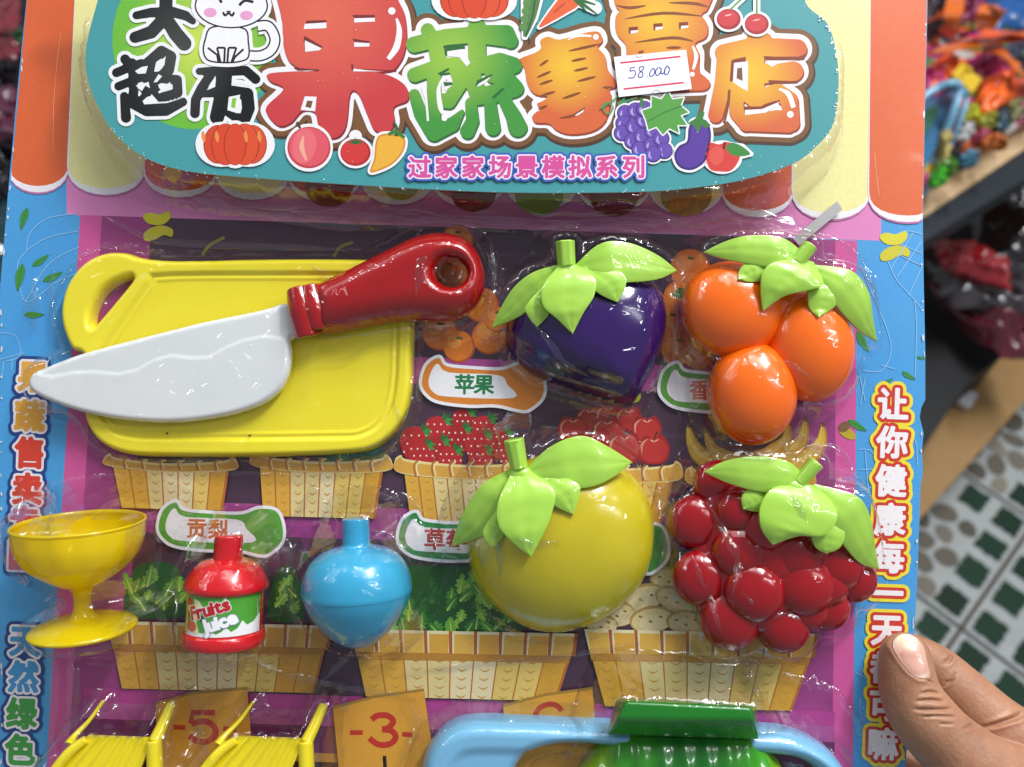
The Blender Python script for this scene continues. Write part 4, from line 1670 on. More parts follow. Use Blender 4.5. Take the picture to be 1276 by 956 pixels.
# ---- cutting board
cb = empty('cutting_board', P(310, 440), 'yellow toy chopping board with a looped corner handle, under the toy knife', 'cutting board')
YB = plastic('yellow_board_plastic', '#f1e23c', 0.27, 0.35, 0.1, c2='#ead820', lines=330, wave=0.0055)
BOARD = smooth_curve([(180, 321), (225, 324), (330, 322), (440, 322), (500, 326), (514, 340), (516, 400), (514, 450), (512, 490), (500, 530), (470, 558), (430, 566), (330, 570), (220, 570), (160, 567), (125, 552), (107, 525), (103, 490),
                      (104, 460), (103, 442), (90, 436), (79, 412), (76, 385), (84, 354), (104, 328), (130, 315), (155, 314)], True, 4)
HOLE = smooth_curve([(166, 347), (150, 350), (133, 360), (121, 376), (115, 393), (116, 407), (124, 399), (145, 374)], True, 4)


def prof_b(d):
    rim = 13 * np.sqrt(np.clip(1 - (1 - np.clip(d / 6.5, 0, 1)) ** 2, 0, 1))
    dip = np.clip((d - 13) / 5, 0, 1)
    dip = dip * dip * (3 - 2 * dip)
    rid = 1.6 * np.exp(-((d - 22) / 1.8) ** 2)
    return rim - 4.0 * dip + rid


# panel recess should not follow the loop: deepen only inside the main field
INNER = smooth_curve([(198, 340), (330, 338), (480, 340), (499, 352), (500, 400), (497, 480), (485, 520), (455, 545), (400, 549), (240, 550), (165, 548), (135, 535), (121, 505), (120, 450), (150, 400), (185, 350)], True, 4)


def post_b(V, xy, dd):
    di = -sd_segs(xy[:, 0], xy[:, 1], segs_of(INNER))
    s = np.clip(di / 5, 0, 1)
    s = s * s * (3 - 2 * s)
    V[:, 2] += -4.2 * s + 1.8 * np.exp(-((di - 9) / 1.8) ** 2) * (di > 0)
    return V


o = inflate('board_body', [('p', BOARD), ('x', HOLE)], rim_prof(16, 8), YB, cb, 2.0, 4, 14, post=post_b, skirt=0)
TOYS.append(o)

for k_, (sx_0, sy_0) in enumerate(((311, 543), (208, 540), (455, 398))):
    ellipsoid('dirt_speck', sx_0, sy_0, 1.7 - 0.4 * k_, 1.2, 20, 0.8, simple('speck', '#1c1810', 0.8), cb, 19 if sy_0 > 500 else 16, 8, 6)
# ---- knife
kn = empty('toy_knife', P(330, 430), 'toy knife with red handle and white blade resting across the yellow board', 'toy knife')
BL_ = smooth_curve([(368, 380), (352, 378), (330, 385), (250, 402), (170, 422), (100, 441), (58, 457), (41, 466), (36, 478), (42, 489), (62, 500), (100, 513), (150, 523), (210, 527), (270, 521), (318, 508), (346, 490), (360, 465), (363, 440),
                    (362, 424), (374, 417), (380, 400)], True, 4)
WAVE = [(50, 468), (70, 470), (95, 465), (120, 464), (150, 467), (172, 462), (195, 449), (215, 444), (240, 447), (262, 446), (285, 433), (305, 425), (330, 420), (362, 424)]


def post_k(V, xy, dd):
    up = np.interp(xy[:, 0], [p[0] for p in WAVE], [p[1] for p in WAVE])
    s = np.clip((up - xy[:, 1]) / 4 + 0.5, 0, 1)
    V[:, 2] -= 1.2 * s * (xy[:, 0] > 52)
    V[:, 2] += 0.25 * np.exp(-((up - xy[:, 1]) / 1.4) ** 2)
    return V


WB = plastic('white_plastic', '#dfe1e1', 0.3, 0.62, 0.05, c2='#d3d6d8', wave=0.0075)
o = inflate('blade', [('p', BL_)], rim_prof(8, 7), WB, kn, 1.8, 27, 30, post=post_k, skirt=24)
TOYS.append(o)
RED = plastic('red_plastic', '#a60a10', 0.2, 0.6, 0.05, c2='#940a0e', wave=0.004)
HN = smooth_curve([(386, 356), (400, 346), (442, 326), (480, 307), (514, 291), (545, 285), (572, 290), (592, 306), (603, 332), (602, 360), (590, 382), (566, 396), (530, 398), (497, 398), (449, 406), (404, 414), (392, 408), (386, 385)], True, 4)
HH = ell(562, 338, 20, 18, 0, 24)


def prof_h(d):
    return 30 * np.sqrt(np.clip(1 - (1 - np.clip(d / 34, 0, 1)) ** 2, 0, 1))


def post_h(V, xy, dd):
    q = np.hypot(xy[:, 0] - 560, xy[:, 1] - 338)
    V[:, 2] = np.where(q < 30, V[:, 2], V[:, 2])
    return V


def hnd(d):
    return 30 * np.sqrt(np.clip(1 - (1 - np.clip(d / 30, 0, 1)) ** 2, 0, 1))


# outline height without the hole, then a funnel to the hole
X, Y = grid_of([('p', HN)], 2.0, 4)


def build_handle():
    shp = [('p', HN), ('x', HH)]
    Xg, Yg = grid_of([('p', HN)], 1.8, 4)
    d = -shape_sdf(shp, Xg, Yg)
    do = np.maximum(-sd_segs(Xg, Yg, segs_of(HN)), 0)
    Zo = 32 * np.sqrt(np.clip(1 - (1 - np.clip(do / 36, 0, 1)) ** 2, 0, 1))
    for _ in range(14):
        Zp = np.pad(Zo, 1, mode='edge')
        Zb = (Zp[:-2, 1:-1] + Zp[2:, 1:-1] + Zp[1:-1, :-2] + Zp[1:-1, 2:] + 2 * Zo) / 6
        Zo = np.where(do > 2.5, Zb, Zo)
    q = np.hypot((Xg - 562) / 20, (Yg - 338) / 18)
    s = np.clip((q - 1) / 0.85, 0, 1)
    s = np.sqrt(1 - (1 - s) ** 2)
    Z = Zo * s + (Zo * 0.25) * (1 - s)
    xy, faces, src = contour(d, Xg, Yg)
    z = np.array([Z[a] * (1 - t) + Z[b] * t for a, b, t in src])
    edge = np.array([a != b for a, b, t in src])
    qq = np.hypot(xy[:, 0] - 562, xy[:, 1] - 338)
    z = np.where(edge & (qq > 29), 0, z)
    V = PV(xy, 48)
    V[:, 2] = 26 + z
    V = V.tolist()
    cnt = {}
    for f in faces:
        for a_, b_ in zip(f, f[1:] + f[:1]):
            cnt.setdefault((min(a_, b_), max(a_, b_)), []).append((a_, b_))
    low = {}
    nf = []
    for e, l_ in cnt.items():
        if len(l_) == 1:
            a_, b_ = l_[0]
            for k in (a_, b_):
                if k not in low:
                    low[k] = len(V)
                    V.append([V[k][0], V[k][1], 24])
            nf.append([b_, a_, low[a_], low[b_]][::-1])
    return mobj('handle', V, [f[::-1] for f in faces] + nf, RED, kn, True)


TOYS.append(build_handle())
o = tube('collar', [(*P(371, 360, 38)[:2], 36), (*P(376, 387, 42)[:2], 38), (*P(383, 420, 38)[:2], 36)], [14, 17, 14], RED, kn, 24)
TOYS.append(tube('collar', [(*P(385, 357, 38)[:2], 36), (*P(391, 385, 42)[:2], 38), (*P(396, 411, 38)[:2], 36)], [13, 17, 13], RED, kn, 24))
TOYS.append(o)

# ---- leaf caps


def cap_stem(p0, p1, r0, r1, z0, z1, parent, ribs=0):
    q_ = (p0[0] + (p0[0] - p1[0]) * 0.2, p0[1] + (p0[1] - p1[1]) * 0.2)
    TOYS.append(ellipsoid('calyx', q_[0], q_[1], 17, 12, 0, 11, GREEN, parent, z0 - 3, 28, 16))
    a_ = P(*p0, z0)
    b_ = P(*p1, z1)
    m_ = (a_ + b_) / 2
    o = tube('stem', [tuple(a_), tuple(m_), tuple(b_)], [r0, (r0 + r1) / 2, r1], GREEN, parent, 28, ribs=ribs)
    TOYS.append(o)


# purple fruit
pf = empty('toy_aubergine', P(735, 420), 'glossy dark purple toy fruit with a pointed base and lime leaves', 'toy fruit')
PUR = plastic('purple_plastic', '#300d60', 0.16, 0.7, 0.0, c2='#260a50')


def post_p(V):
    groove(V, [(632, 425), (660, 440), (700, 462), (740, 474), (775, 484), (788, 500)], 7, 4)
    groove(V, [(668, 412), (690, 432), (712, 455), (745, 468), (775, 478)], 6, 2.5)
    return V


body = dome('fruit_body', (735, 415), [(632, 415), (640, 378), (662, 350), (700, 335), (750, 332), (795, 338), (820, 356), (830, 385), (829, 415), (820, 445), (808, 472), (793, 498), (784, 504), (770, 502), (740, 494), (700, 482), (665, 468), (643, 450), (634, 435)],
            60, PUR, pf, 4, 2.3, 36, 140, 8, post_p)
TOYS.append(body)
bv = bvh_of([body])
for L_, R2, z in (
        ([(716, 332), (745, 308), (780, 305), (820, 318), (846, 335)], [(714, 338), (745, 354), (790, 353), (822, 347), (846, 335)], [52, 62, 50, 34]),
        ([(700, 330), (665, 340), (640, 358), (622, 385), (612, 406)], [(704, 332), (696, 348), (678, 368), (650, 392), (612, 406)], [52, 50, 38, 26]),
        ([(697, 332), (676, 360), (676, 385), (694, 402), (712, 419)], [(716, 332), (738, 350), (738, 372), (724, 395), (712, 419)], [56, 68, 70, 66]),
        ([(722, 338), (730, 356), (745, 370), (767, 380)], [(735, 330), (772, 344), (777, 360), (767, 380)], [56, 64, 64]),
        ([(684, 350), (656, 382), (658, 396), (669, 409)], [(690, 356), (688, 380), (682, 396), (669, 409)], [50, 58, 56])):
    TOYS.append(leaf('leaf', L_, R2, z, GREEN, pf, bv, 3.5, 3.5, crease=1.6, clear=2))
cap_stem((706, 332), (704, 300), 10, 11, 54, 58, pf, 6)

# triple orange fruit
of = empty('toy_kumquats', P(955, 420), 'three joined orange toy fruits under one lime leaf cap, right of the purple fruit', 'toy fruit')
ORG = plastic('orange_plastic', '#fb7410', 0.2, 0.55, 0.08, c2='#f4640a')




fr = [ellipsoid('fruit_body', 912, 386, 65, 61, -8, 40, ORG, of, 26), ellipsoid('fruit_body', 1008, 430, 55, 72, 6, 40, ORG, of, 26),
      ellipsoid('fruit_body', 937, 490, 55, 65, 3, 42, ORG, of, 26), ellipsoid('fruit_body', 966, 392, 58, 54, 0, 26, ORG, of, 20)]
TOYS += fr
bv = bvh_of(fr)
for L_, R2, z in (
        ([(1000, 322), (970, 302), (930, 298), (900, 304), (876, 315)], [(1000, 332), (972, 340), (935, 334), (905, 327), (876, 315)], [58, 66, 62, 48]),
        ([(1006, 332), (1050, 340), (1075, 362), (1088, 395), (1100, 424)], [(1002, 340), (1022, 366), (1042, 390), (1070, 412), (1100, 424)], [56, 64, 52, 30]),
        ([(990, 326), (955, 333), (942, 345), (940, 366), (944, 391)], [(1008, 330), (1016, 358), (1000, 366), (968, 374), (944, 391)], [60, 72, 72, 66]),
        ([(965, 322), (930, 330), (918, 338), (914, 352)], [(970, 345), (946, 352), (930, 355), (914, 352)], [58, 62, 60]),
        ([(996, 340), (1000, 365), (1002, 385), (1012, 399)], [(1016, 340), (1038, 366), (1034, 384), (1012, 399)], [56, 62, 60])):
    TOYS.append(leaf('leaf', L_, R2, z, GREEN, of, bv, 4, 4, crease=1.2, clear=2))
cap_stem((992, 328), (1010, 306), 8, 9.5, 62, 64, of)

# large yellow fruit
yf = empty('toy_orange', P(700, 670), 'large round mustard-yellow toy fruit with lime leaves', 'toy fruit')
YEL = plastic('yellow_fruit_plastic', '#cbbb1e', 0.18, 0.6, 0.1, c2='#b8a814')
body = dome('fruit_body', (700, 668), [(581, 680), (583, 645), (600, 612), (640, 580), (700, 562), (755, 570), (792, 595), (811, 630), (816, 670), (808, 710), (785, 745), (745, 775), (700, 788), (655, 782), (615, 757), (590, 722)],
            72, YEL, yf, 4, 2.15, 36, 140, 10)
TOYS.append(body)
bv = bvh_of([body])
for L_, R2, z in (
        ([(656, 583), (685, 556), (722, 543), (755, 556), (788, 576)], [(652, 592), (685, 605), (730, 606), (762, 594), (788, 576)], [58, 70, 66, 46]),
        ([(645, 580), (605, 600), (585, 625), (570, 655), (561, 684)], [(650, 584), (652, 604), (634, 636), (604, 666), (561, 684)], [56, 60, 48, 30]),
        ([(640, 583), (622, 620), (622, 650), (640, 672), (661, 688)], [(655, 583), (688, 608), (686, 635), (675, 662), (661, 688)], [60, 78, 82, 80]),
        ([(662, 590), (674, 614), (690, 628), (712, 638)], [(672, 584), (716, 600), (719, 614), (712, 638)], [60, 76, 78]),
        ([(632, 620), (606, 652), (604, 666), (613, 679)], [(640, 624), (634, 648), (626, 668), (613, 679)], [58, 66, 66])):
    TOYS.append(leaf('leaf', L_, R2, z, GREEN, yf, bv, 4, 3.5, crease=1.8, clear=2))
cap_stem((647, 584), (640, 547), 10, 12, 60, 64, yf, 9)

# raspberry
rb = empty('toy_raspberry', P(955, 690), 'dark red toy raspberry made of round bumps with lime leaves on top', 'toy fruit')
CRI = plastic('crimson_plastic', '#a60c18', 0.15, 0.45, 0.08, c2='#8a0912')
body = dome('fruit_body', (955, 690), [(868, 600), (860, 660), (866, 730), (900, 785), (960, 795), (1020, 775), (1068, 730), (1070, 680), (1000, 620), (930, 590)], 50, CRI, rb, 4, 2.8, 20, 90, 8)
dr = [body]
for x, y, r, z in ((893, 603, 26, 16), (866, 650, 29, 18), (902, 640, 24, 22), (922, 687, 32, 32), (872, 720, 30, 22), (940, 736, 34, 36), (984, 687, 30, 34), (1001, 729, 34, 32), (1041, 702, 31, 26), (910, 772, 33, 24), (975, 779, 30, 22),
                   (1030, 757, 25, 20), (1064, 722, 25, 14), (955, 655, 28, 40), (922, 636, 26, 36), (1010, 660, 28, 26), (905, 668, 20, 26), (965, 700, 26, 34), (1028, 728, 26, 28), (940, 706, 22, 30), (895, 705, 24, 22), (950, 760, 24, 26), (888, 748, 20, 20), (1062, 690, 20, 16), (882, 686, 18, 18), (1000, 695, 22, 38), (1006, 758, 24, 26)):
    dr.append(ellipsoid('drupelet', x, y, r * 1.14, r * 1.14, 0, r * .68, CRI, rb, z + 6, 32, 20))
TOYS += dr
bv = bvh_of(dr)
for L_, R2, z in (
        ([(1000, 598), (975, 575), (935, 568), (900, 574), (876, 588)], [(1000, 606), (975, 612), (940, 611), (905, 602), (876, 588)], [62, 70, 66, 50]),
        ([(1008, 602), (1055, 615), (1075, 640), (1088, 678), (1101, 712)], [(1002, 610), (1020, 644), (1040, 672), (1068, 700), (1101, 712)], [60, 70, 56, 34]),
        ([(982, 600), (950, 608), (936, 630), (938, 655), (953, 675)], [(1010, 604), (1030, 635), (1014, 662), (982, 664), (953, 675)], [64, 78, 80, 74]),
        ([(965, 602), (930, 608), (919, 618), (921, 633)], [(968, 625), (950, 634), (936, 636), (921, 633)], [60, 64, 62]),
        ([(1000, 625), (1000, 655), (1007, 678), (1021, 687)], [(1026, 630), (1042, 655), (1038, 678), (1021, 687)], [62, 68, 66])):
    TOYS.append(leaf('leaf', L_, R2, z, GREEN, rb, bv, 4, 4, crease=1.0, clear=2))
cap_stem((994, 602), (1018, 576), 7.5, 9.5, 64, 68, rb)

RS = 1.0


def scl(pf_, k):
    return [(t, r * k) for t, r in pf_]


# ---- dessert goblet
gb = empty('toy_goblet', P(102, 720, 0), 'translucent yellow toy dessert goblet on a round foot', 'toy goblet')
m, n, l, b = nodes_of('clear_yellow_plastic')
b.inputs['Base Color'].default_value = (*lin('#f2d912'), 1)
b.inputs['Roughness'].default_value = 0.16
b.inputs['Subsurface Weight'].default_value = 0.1
b.inputs['Subsurface Scale'].default_value = 0.002
tr = n.new('ShaderNodeBsdfTransparent')
tr.inputs['Color'].default_value = (0.98, 0.90, 0.22, 1)
mx = n.new('ShaderNodeMixShader')
mx.inputs[0].default_value = 0.60
l.new(tr.outputs[0], mx.inputs[1])
l.new(b.outputs[0], mx.inputs[2])
l.new(mx.outputs[0], n['Material Output'].inputs['Surface'])
b.inputs['Coat Weight'].default_value = 0.5
f = noise_node(n, l, 70, 3, 0.5, 1.0)
l.new(bump_chain(n, l, f.outputs['Fac'], 0.0015, 0.5), b.inputs['Coat Normal'])
CLY = m
A = P(99, 652, 76)
B = P(104, 783, 62)
lob = lambda a_, t: 1 + 0.022 * abs(math.cos(7 * a_)) * max(0, math.sin(PI * min(1, t / 0.62)))
out_ = sprof([(0, 68), (0.05, 68.5), (0.2, 65.5), (0.36, 56), (0.5, 36), (0.6, 16)], 5)
inn_ = [(t + 0.015, r - 2.6) for t, r in out_[::-1]]
o = lathe('bowl', A, B, out_ + [(0.62, 10), (0.60, 1.0)] + [(0.57, 1.0)] + [(t, max(r, 1)) for t, r in inn_[3:]] + [(-0.005, 67)], CLY, gb, 84, fl=lob)
TOYS.append(o)
o = lathe('goblet_stem', A, B, sprof([(0.59, 15), (0.65, 10.5), (0.74, 9), (0.84, 11), (0.9, 17)], 5), CLY, gb, 40)
TOYS.append(o)
o = lathe('foot', A, B, sprof([(0.885, 12), (0.90, 28), (0.925, 40), (0.965, 53), (0.985, 56.5), (1.0, 57), (1.015, 56)], 5), CLY, gb, 72, caps=(False, True))
TOYS.append(o)
A2 = P(99, 652, 76)
rimr = []
ax = (Vector(B) - Vector(A)).normalized()
s_ = ax.cross(Vector((0, 0, 1))).normalized()
u_ = s_.cross(ax)
pts = [tuple(Vector(A) + (s_ * math.cos(t) + u_ * math.sin(t)) * 68.5) for t in np.linspace(0, 2 * PI, 65)]
TOYS.append(tube('rim', pts, 1.7, CLY, gb, 8, caps=False, sm=0))

# ---- juice bottle
jb = empty('juice_bottle', P(280, 740, 0), 'small red plastic toy juice bottle with a green and white printed fruit label', 'toy bottle')
JR = plastic('bottle_red_plastic', '#cf1420', 0.2, 0.6, 0.1, c2='#c01019')
AXH = 50
A = P(285, 670, AXH)
B = P(278, 802, AXH)
B = B + Vector((0, 0, -3))
Lb = (B - A).length
o = lathe('cap', A, B, scl(sprof([(-0.03, 2), (-0.028, 14), (-0.02, 16.2), (0.0, 16.8), (0.13, 16.8), (0.2, 17.2), (0.225, 16)], 4), .95), JR, jb, 48, caps=(True, False), fl=lambda a_, t: 1 + 0.02 * math.cos(24 * a_) * (0.0 < t < .2))
TOYS.append(o)
TOYS.append(lathe('shoulder', A, B, scl(sprof([(0.19, 14), (0.205, 22), (0.225, 31), (0.27, 39), (0.34, 46), (0.41, 50.5), (0.445, 51.5), (0.475, 50.5), (0.50, 46)], 4), .92), JR, jb, 64))
core = lathe('body', A, B, scl(sprof([(0.49, 45), (0.52, 46), (0.84, 46), (0.86, 46), (0.88, 49), (0.92, 50.5), (0.97, 50), (1.0, 44), (1.005, 2)], 4), .92), JR, jb, 64, caps=(False, True))
TOYS.append(core)
# label wrapped round the body
a = Art(AXH + 20, 0.04)
LBX = [('p', [(230, 736), (329, 739), (326, 789), (229, 788)])]
a.shape(LBX, '#f0eeee', 0, 2.0)
a.shape([('p', [(x, 738 + 0.02 * (x - 232)) for x in range(230, 328, 6)] + [(327, 745), (327, 764), (325, 772), (322, 765), (318, 774), (312, 777), (308, 770), (303, 779), (296, 783), (290, 776), (285, 782), (278, 785), (272, 780), (268, 774), (262, 784), (250, 782), (230, 781)])], '#4f9f34', 0, 1.5)
for q, c in (([(231, 738), (238, 738), (237, 786), (231, 786)], '#d9c23a'), ([(248, 742), (256, 744), (262, 752), (258, 760), (252, 770), (256, 784), (246, 785), (244, 765), (250, 752)], '#e6e0b4'),):
    a.shape([('p', q)], c, 0, 1.5)
a.poly(ell(241, 747, 5, 5.5), '#b3222c')
a.poly(ell(244, 776, 8, 7), '#cf6a3c')
a.poly(ell(240, 762, 3, 5), '#2a3a24')
a.poly(ell(260, 766, 3, 4), '#2a3a24')
a.poly(ell(290, 743, 2.2, 2.2), '#f0eeee')
a.text('Fruits', 245, 768, 22, [(2.1, '#f2e6e4'), (1.1, '#b81f2c')], rot=-15, step=0.5, sx=1.05)
a.text('Juice', 264, 783, 22, [(2.3, '#8a9aa8'), (1.3, '#f4f4f4')], rot=-17, step=0.5, sx=1.0)
axd = (B - A).normalized()


def wrap(V):
    out = []
    h0 = V[:, 2].min()
    for v in V:
        t = (v[1] - A.y) / axd.y
        c = A + axd * t
        dx = (v[0] - c.x) / axd.y * -1
        dx = -dx
        r = 42.9 + (v[2] - h0) * 3.5
        ang = math.asin(max(-0.985, min(0.985, (v[0] - c.x) / 45.0)))
        out.append((c.x + r * math.sin(ang), v[1], c.z + r * math.cos(ang)))
    return np.array(out)


def subdiv_art(a_, L=3.0):
    """cut long faces so that a flat print can bend"""
    pass


# dense base sheet instead of long triangles
lab = a.build('bottle_label', jb, print_mat('label_ink', 0.25, 0.6, 0.05, 0.5))
bm = bmesh.new()
bm.from_mesh(lab.data)
for _ in range(3):
    es = [e for e in bm.edges if e.calc_length() > 4 * S]
    if es:
        bmesh.ops.subdivide_edges(bm, edges=es, cuts=1)
        bmesh.ops.triangulate(bm, faces=bm.faces)
bm.to_mesh(lab.data)
bm.free()
off = np.array(orig(jb))
V_ = np.array([v.co[:] for v in lab.data.vertices]) + off
V_ = wrap(V_ / S) * S - off
lab.data.vertices.foreach_set('co', V_.ravel())
lab.data.update()

# ---- blue jar
bj = empty('toy_jar', P(446, 740, 0), 'sky-blue acorn-shaped toy jar with a stubby knob beside the juice bottle', 'toy jar')
BLU = plastic('blue_plastic', '#3aa4cc', 0.22, 0.5, 0.1, c2='#2f96bf')
A = P(443, 650, 62)
B = P(447, 806, 58)
TOYS.append(lathe('lid', A, B, scl(sprof([(-0.03, 1), (-0.025, 14), (-0.01, 17), (0.12, 17.5), (0.19, 19), (0.205, 28), (0.235, 42), (0.30, 56), (0.38, 64.5), (0.46, 68.5), (0.54, 70), (0.575, 69.5)], 5), .90), BLU, bj, 72, caps=(True, False)))
TOYS.append(lathe('jar_body', A, B, scl(sprof([(0.573, 68), (0.585, 68.6), (0.68, 63), (0.80, 51), (0.90, 37), (0.97, 22), (1.0, 8), (1.003, 1)], 5), .90), BLU, bj, 72, caps=(False, True)))

# ---- two ribbed yellow toy benches at the bottom
YP = plastic('yellow_plastic', '#efdd1e', 0.26, 0.5, 0.12, c2='#e4d018')


def bench(root, dx, dy, sc, nr):
    T = lambda x, y: (dx + (x - 125) * sc, dy + (y - 925))
    # ribbed top: a corrugated sheet running towards the viewer
    cols, rows = nr * 8, 10
    V, Fc = [], []
    bl, br, fl_, fr_ = T(108, 918), T(190, 921), T(36, 990), T(152, 1012)
    for i in range(rows + 1):
        v = i / rows
        for j in range(cols + 1):
            u = j / cols
            x = (bl[0] * (1 - u) + br[0] * u) * (1 - v) + (fl_[0] * (1 - u) + fr_[0] * u) * v
            y = (bl[1] * (1 - u) + br[1] * u) * (1 - v) + (fl_[1] * (1 - u) + fr_[1] * u) * v
            z = 42 + 10 * v + 2.0 * math.cos(2 * PI * nr * u)
            p_ = P(x, y, z)
            V.append((p_.x, p_.y, z))
    N = len(V)
    V += [(x, y, z - 6 - (20 if False else 0)) for x, y, z in V]
    W1 = cols + 1
    for i in range(rows):
        for j in range(cols):
            q = (i * W1 + j, (i + 1) * W1 + j, (i + 1) * W1 + j + 1, i * W1 + j + 1)
            Fc.append(q)
            Fc.append(tuple(N + k for k in q[::-1]))
    for i in range(rows):
        for j in (0, cols):
            Fc.append((i * W1 + j, (i + 1) * W1 + j, N + (i + 1) * W1 + j, N + i * W1 + j))
    for j in range(cols):
        for i in (0, rows):
            Fc.append((i * W1 + j, i * W1 + j + 1, N + i * W1 + j + 1, N + i * W1 + j))
    o = mobj('ribbed_top', V, Fc, YP, root, True)
    fix_normals(o)
    es = o.modifiers.new('edge', 'EDGE_SPLIT')
    es.split_angle = math.radians(50)
    TOYS.append(o)

    def bar(nm, pts, r):
        TOYS.append(tube(nm, [tuple(P(*T(x, y), z)) for x, y, z in pts], r, YP, root, 14))
    bar('arm', [(129, 873, 8), (112, 897, 20), (94, 916, 32), (86, 928, 40)], [2.2, 2.6, 3.6, 6])
    bar('arm', [(214, 876, 22), (203, 902, 32), (192, 925, 42)], [5.4, 6.6, 7.6])
    bar('post', [(192, 922, 42), (193, 950, 44), (194, 990, 46)], [8.5, 9, 9.5])
    bar('side_rail', [(108, 921, 42), (84, 940, 48), (50, 985, 54)], [5, 6, 6])


y1 = empty('toy_bench', P(125, 940, 0), 'yellow ribbed toy bench with slanting arms next to the blue side column', 'toy furniture', 'yellow ribbed toy benches')
bench(y1, 125, 925, 1.0, 6)
y2 = empty('toy_bench', P(315, 940, 0), 'yellow ribbed toy bench with slanting arms covering part of the flag marked 5', 'toy furniture', 'yellow ribbed toy benches')
bench(y2, 312, 926, 1.03, 6)

# ---- pale blue frame and green ribbed vegetable at the bottom
bf = empty('toy_tray', P(790, 980, 0), 'pale blue toy tray with a thick rounded rim behind the green toy vegetable', 'toy tray')
LB = plastic('pale_blue_plastic', '#7db9dc', 0.24, 0.5, 0.12, c2='#74b0d4')
OUT = smooth_curve([(522, 990), (526, 953), (537, 928), (558, 908), (590, 899), (660, 900), (760, 905), (860, 909), (950, 910), (988, 914), (1022, 928), (1048, 950), (1064, 990), (1070, 1100), (522, 1100)], True, 5)
INN = smooth_curve([(640, 980), (652, 948), (675, 934), (720, 929), (800, 936), (900, 940), (975, 944), (1005, 952), (1024, 968), (1032, 990), (1030, 1060), (645, 1060)], True, 5)


def prof_t(d):
    return 26 * np.sqrt(np.clip(1 - (1 - np.clip(d / 17, 0, 1)) ** 2, 0, 1))


def post_t(V, xy, dd):
    di = -sd_segs(xy[:, 0], xy[:, 1], segs_of(OUT))
    s = np.clip((di - 26) / 16, 0, 1)
    V[:, 2] -= 4 * s * s * (3 - 2 * s) * (xy[:, 0] < 660)
    return V


TOYS.append(inflate('tray_rim', [('p', OUT), ('x', INN)], prof_t, LB, bf, 2.2, 14, 30, post=post_t, skirt=2))

gv = empty('toy_vegetable', P(850, 940, 0), 'green ribbed toy vegetable with a flat dark green block on top', 'toy vegetable')
GD = plastic('dark_green_plastic', '#167a1c', 0.26, 0.45, 0.08, c2='#127018')
m, n, l, b = nodes_of('striped_green_plastic')
tc = n.new('ShaderNodeTexCoord')
sx_ = n.new('ShaderNodeSeparateXYZ')
l.new(tc.outputs['Object'], sx_.inputs[0])
ab = n.new('ShaderNodeMath')
ab.operation = 'ABSOLUTE'
l.new(sx_.outputs['X'], ab.inputs[0])
nz = noise_node(n, l, 220, 3, 0.6)
mpn = n.new('ShaderNodeMapping')
mpn.inputs['Scale'].default_value = (1, 0.25, 0.3)
l.new(tc.outputs['Object'], mpn.inputs[0])
l.new(mpn.outputs[0], nz.inputs['Vector'])
ad = n.new('ShaderNodeMath')
ad.operation = 'MULTIPLY_ADD'
l.new(nz.outputs['Fac'], ad.inputs[0])
ad.inputs[1].default_value = 0.016
l.new(ab.outputs[0], ad.inputs[2])
rp = n.new('ShaderNodeValToRGB')
e = rp.color_ramp.elements
e[0].position = 0.2
e[0].color = (*lin('#186a1e'), 1)
e[1].position = 0.9
e[1].color = (*lin('#c6dc28'), 1)
e2 = e.new(0.6)
e2.color = (*lin('#3c9420'), 1)
mr = n.new('ShaderNodeMapRange')
mr.inputs['From Min'].default_value = 0.006
mr.inputs['From Max'].default_value = 0.048
l.new(ad.outputs[0], mr.inputs['Value'])
l.new(mr.outputs[0], rp.inputs[0])
l.new(rp.outputs[0], b.inputs['Base Color'])
b.inputs['Roughness'].default_value = 0.22
b.inputs['Coat Weight'].default_value = 0.5
GS = m


def post_v(V):
    cx = P(850, 960, 40).x
    for k in range(-5, 6):
        V[:, 2] += 4.5 * np.exp(-((V[:, 0] - cx - k * 25 * (1 + 0.0 * V[:, 1])) / 7) ** 2) * (V[:, 2] > 6)
    return V


TOYS.append(dome('vegetable_body', (850, 1000), [(768, 905), (800, 895), (900, 895), (938, 905), (962, 935), (990, 985), (1000, 1050), (960, 1100), (750, 1100), (700, 1050), (712, 985), (745, 930)], 58, GS, gv, 6, 2.6, 30, 160, 20, post_v))
q = [(774, 869), (941, 879), (946, 918), (757, 912)]
top = [P(780, 873, 84), P(937, 881, 84), P(941, 898, 86), P(768, 897, 86)]
front = [P(768, 897, 86), P(941, 898, 86), P(946, 916, 66), P(757, 912, 66)]
V_ = [tuple(v) for v in top] + [tuple(P(757, 914, 64)), tuple(P(947, 920, 64))] + [tuple(P(768, 868, 40)), tuple(P(943, 877, 40)), tuple(P(948, 922, 40)), tuple(P(755, 916, 40))]
Fc_ = [(0, 3, 2, 1), (3, 4, 5, 2), (4, 9, 8, 5), (0, 1, 7, 6), (1, 2, 5, 8, 7), (0, 6, 9, 4, 3), (6, 7, 8, 9)]
o = mobj('top_block', V_, Fc_, GD, gv, True)
fix_normals(o)
bv_ = o.modifiers.new('soft', 'BEVEL')
bv_.width = 5 * S
bv_.segments = 5
TOYS.append(o)
ws = o.modifiers.new('wn', 'WEIGHTED_NORMAL')

# ------------------------------------------------------------ the clear blister
def real_tris(objs):
    dg = bpy.context.evaluated_depsgraph_get()
    V, Fc = [], []
    for o in objs:
        ev = o.evaluated_get(dg)
        me = ev.to_mesh()
        b = len(V)
        off = orig(o)
        V += [(v.co + off) / S for v in me.vertices]
        Fc += [[b + i for i in p.vertices] for p in me.polygons]
        ev.to_mesh_clear()
    return BVHTree.FromPolygons(V, Fc)


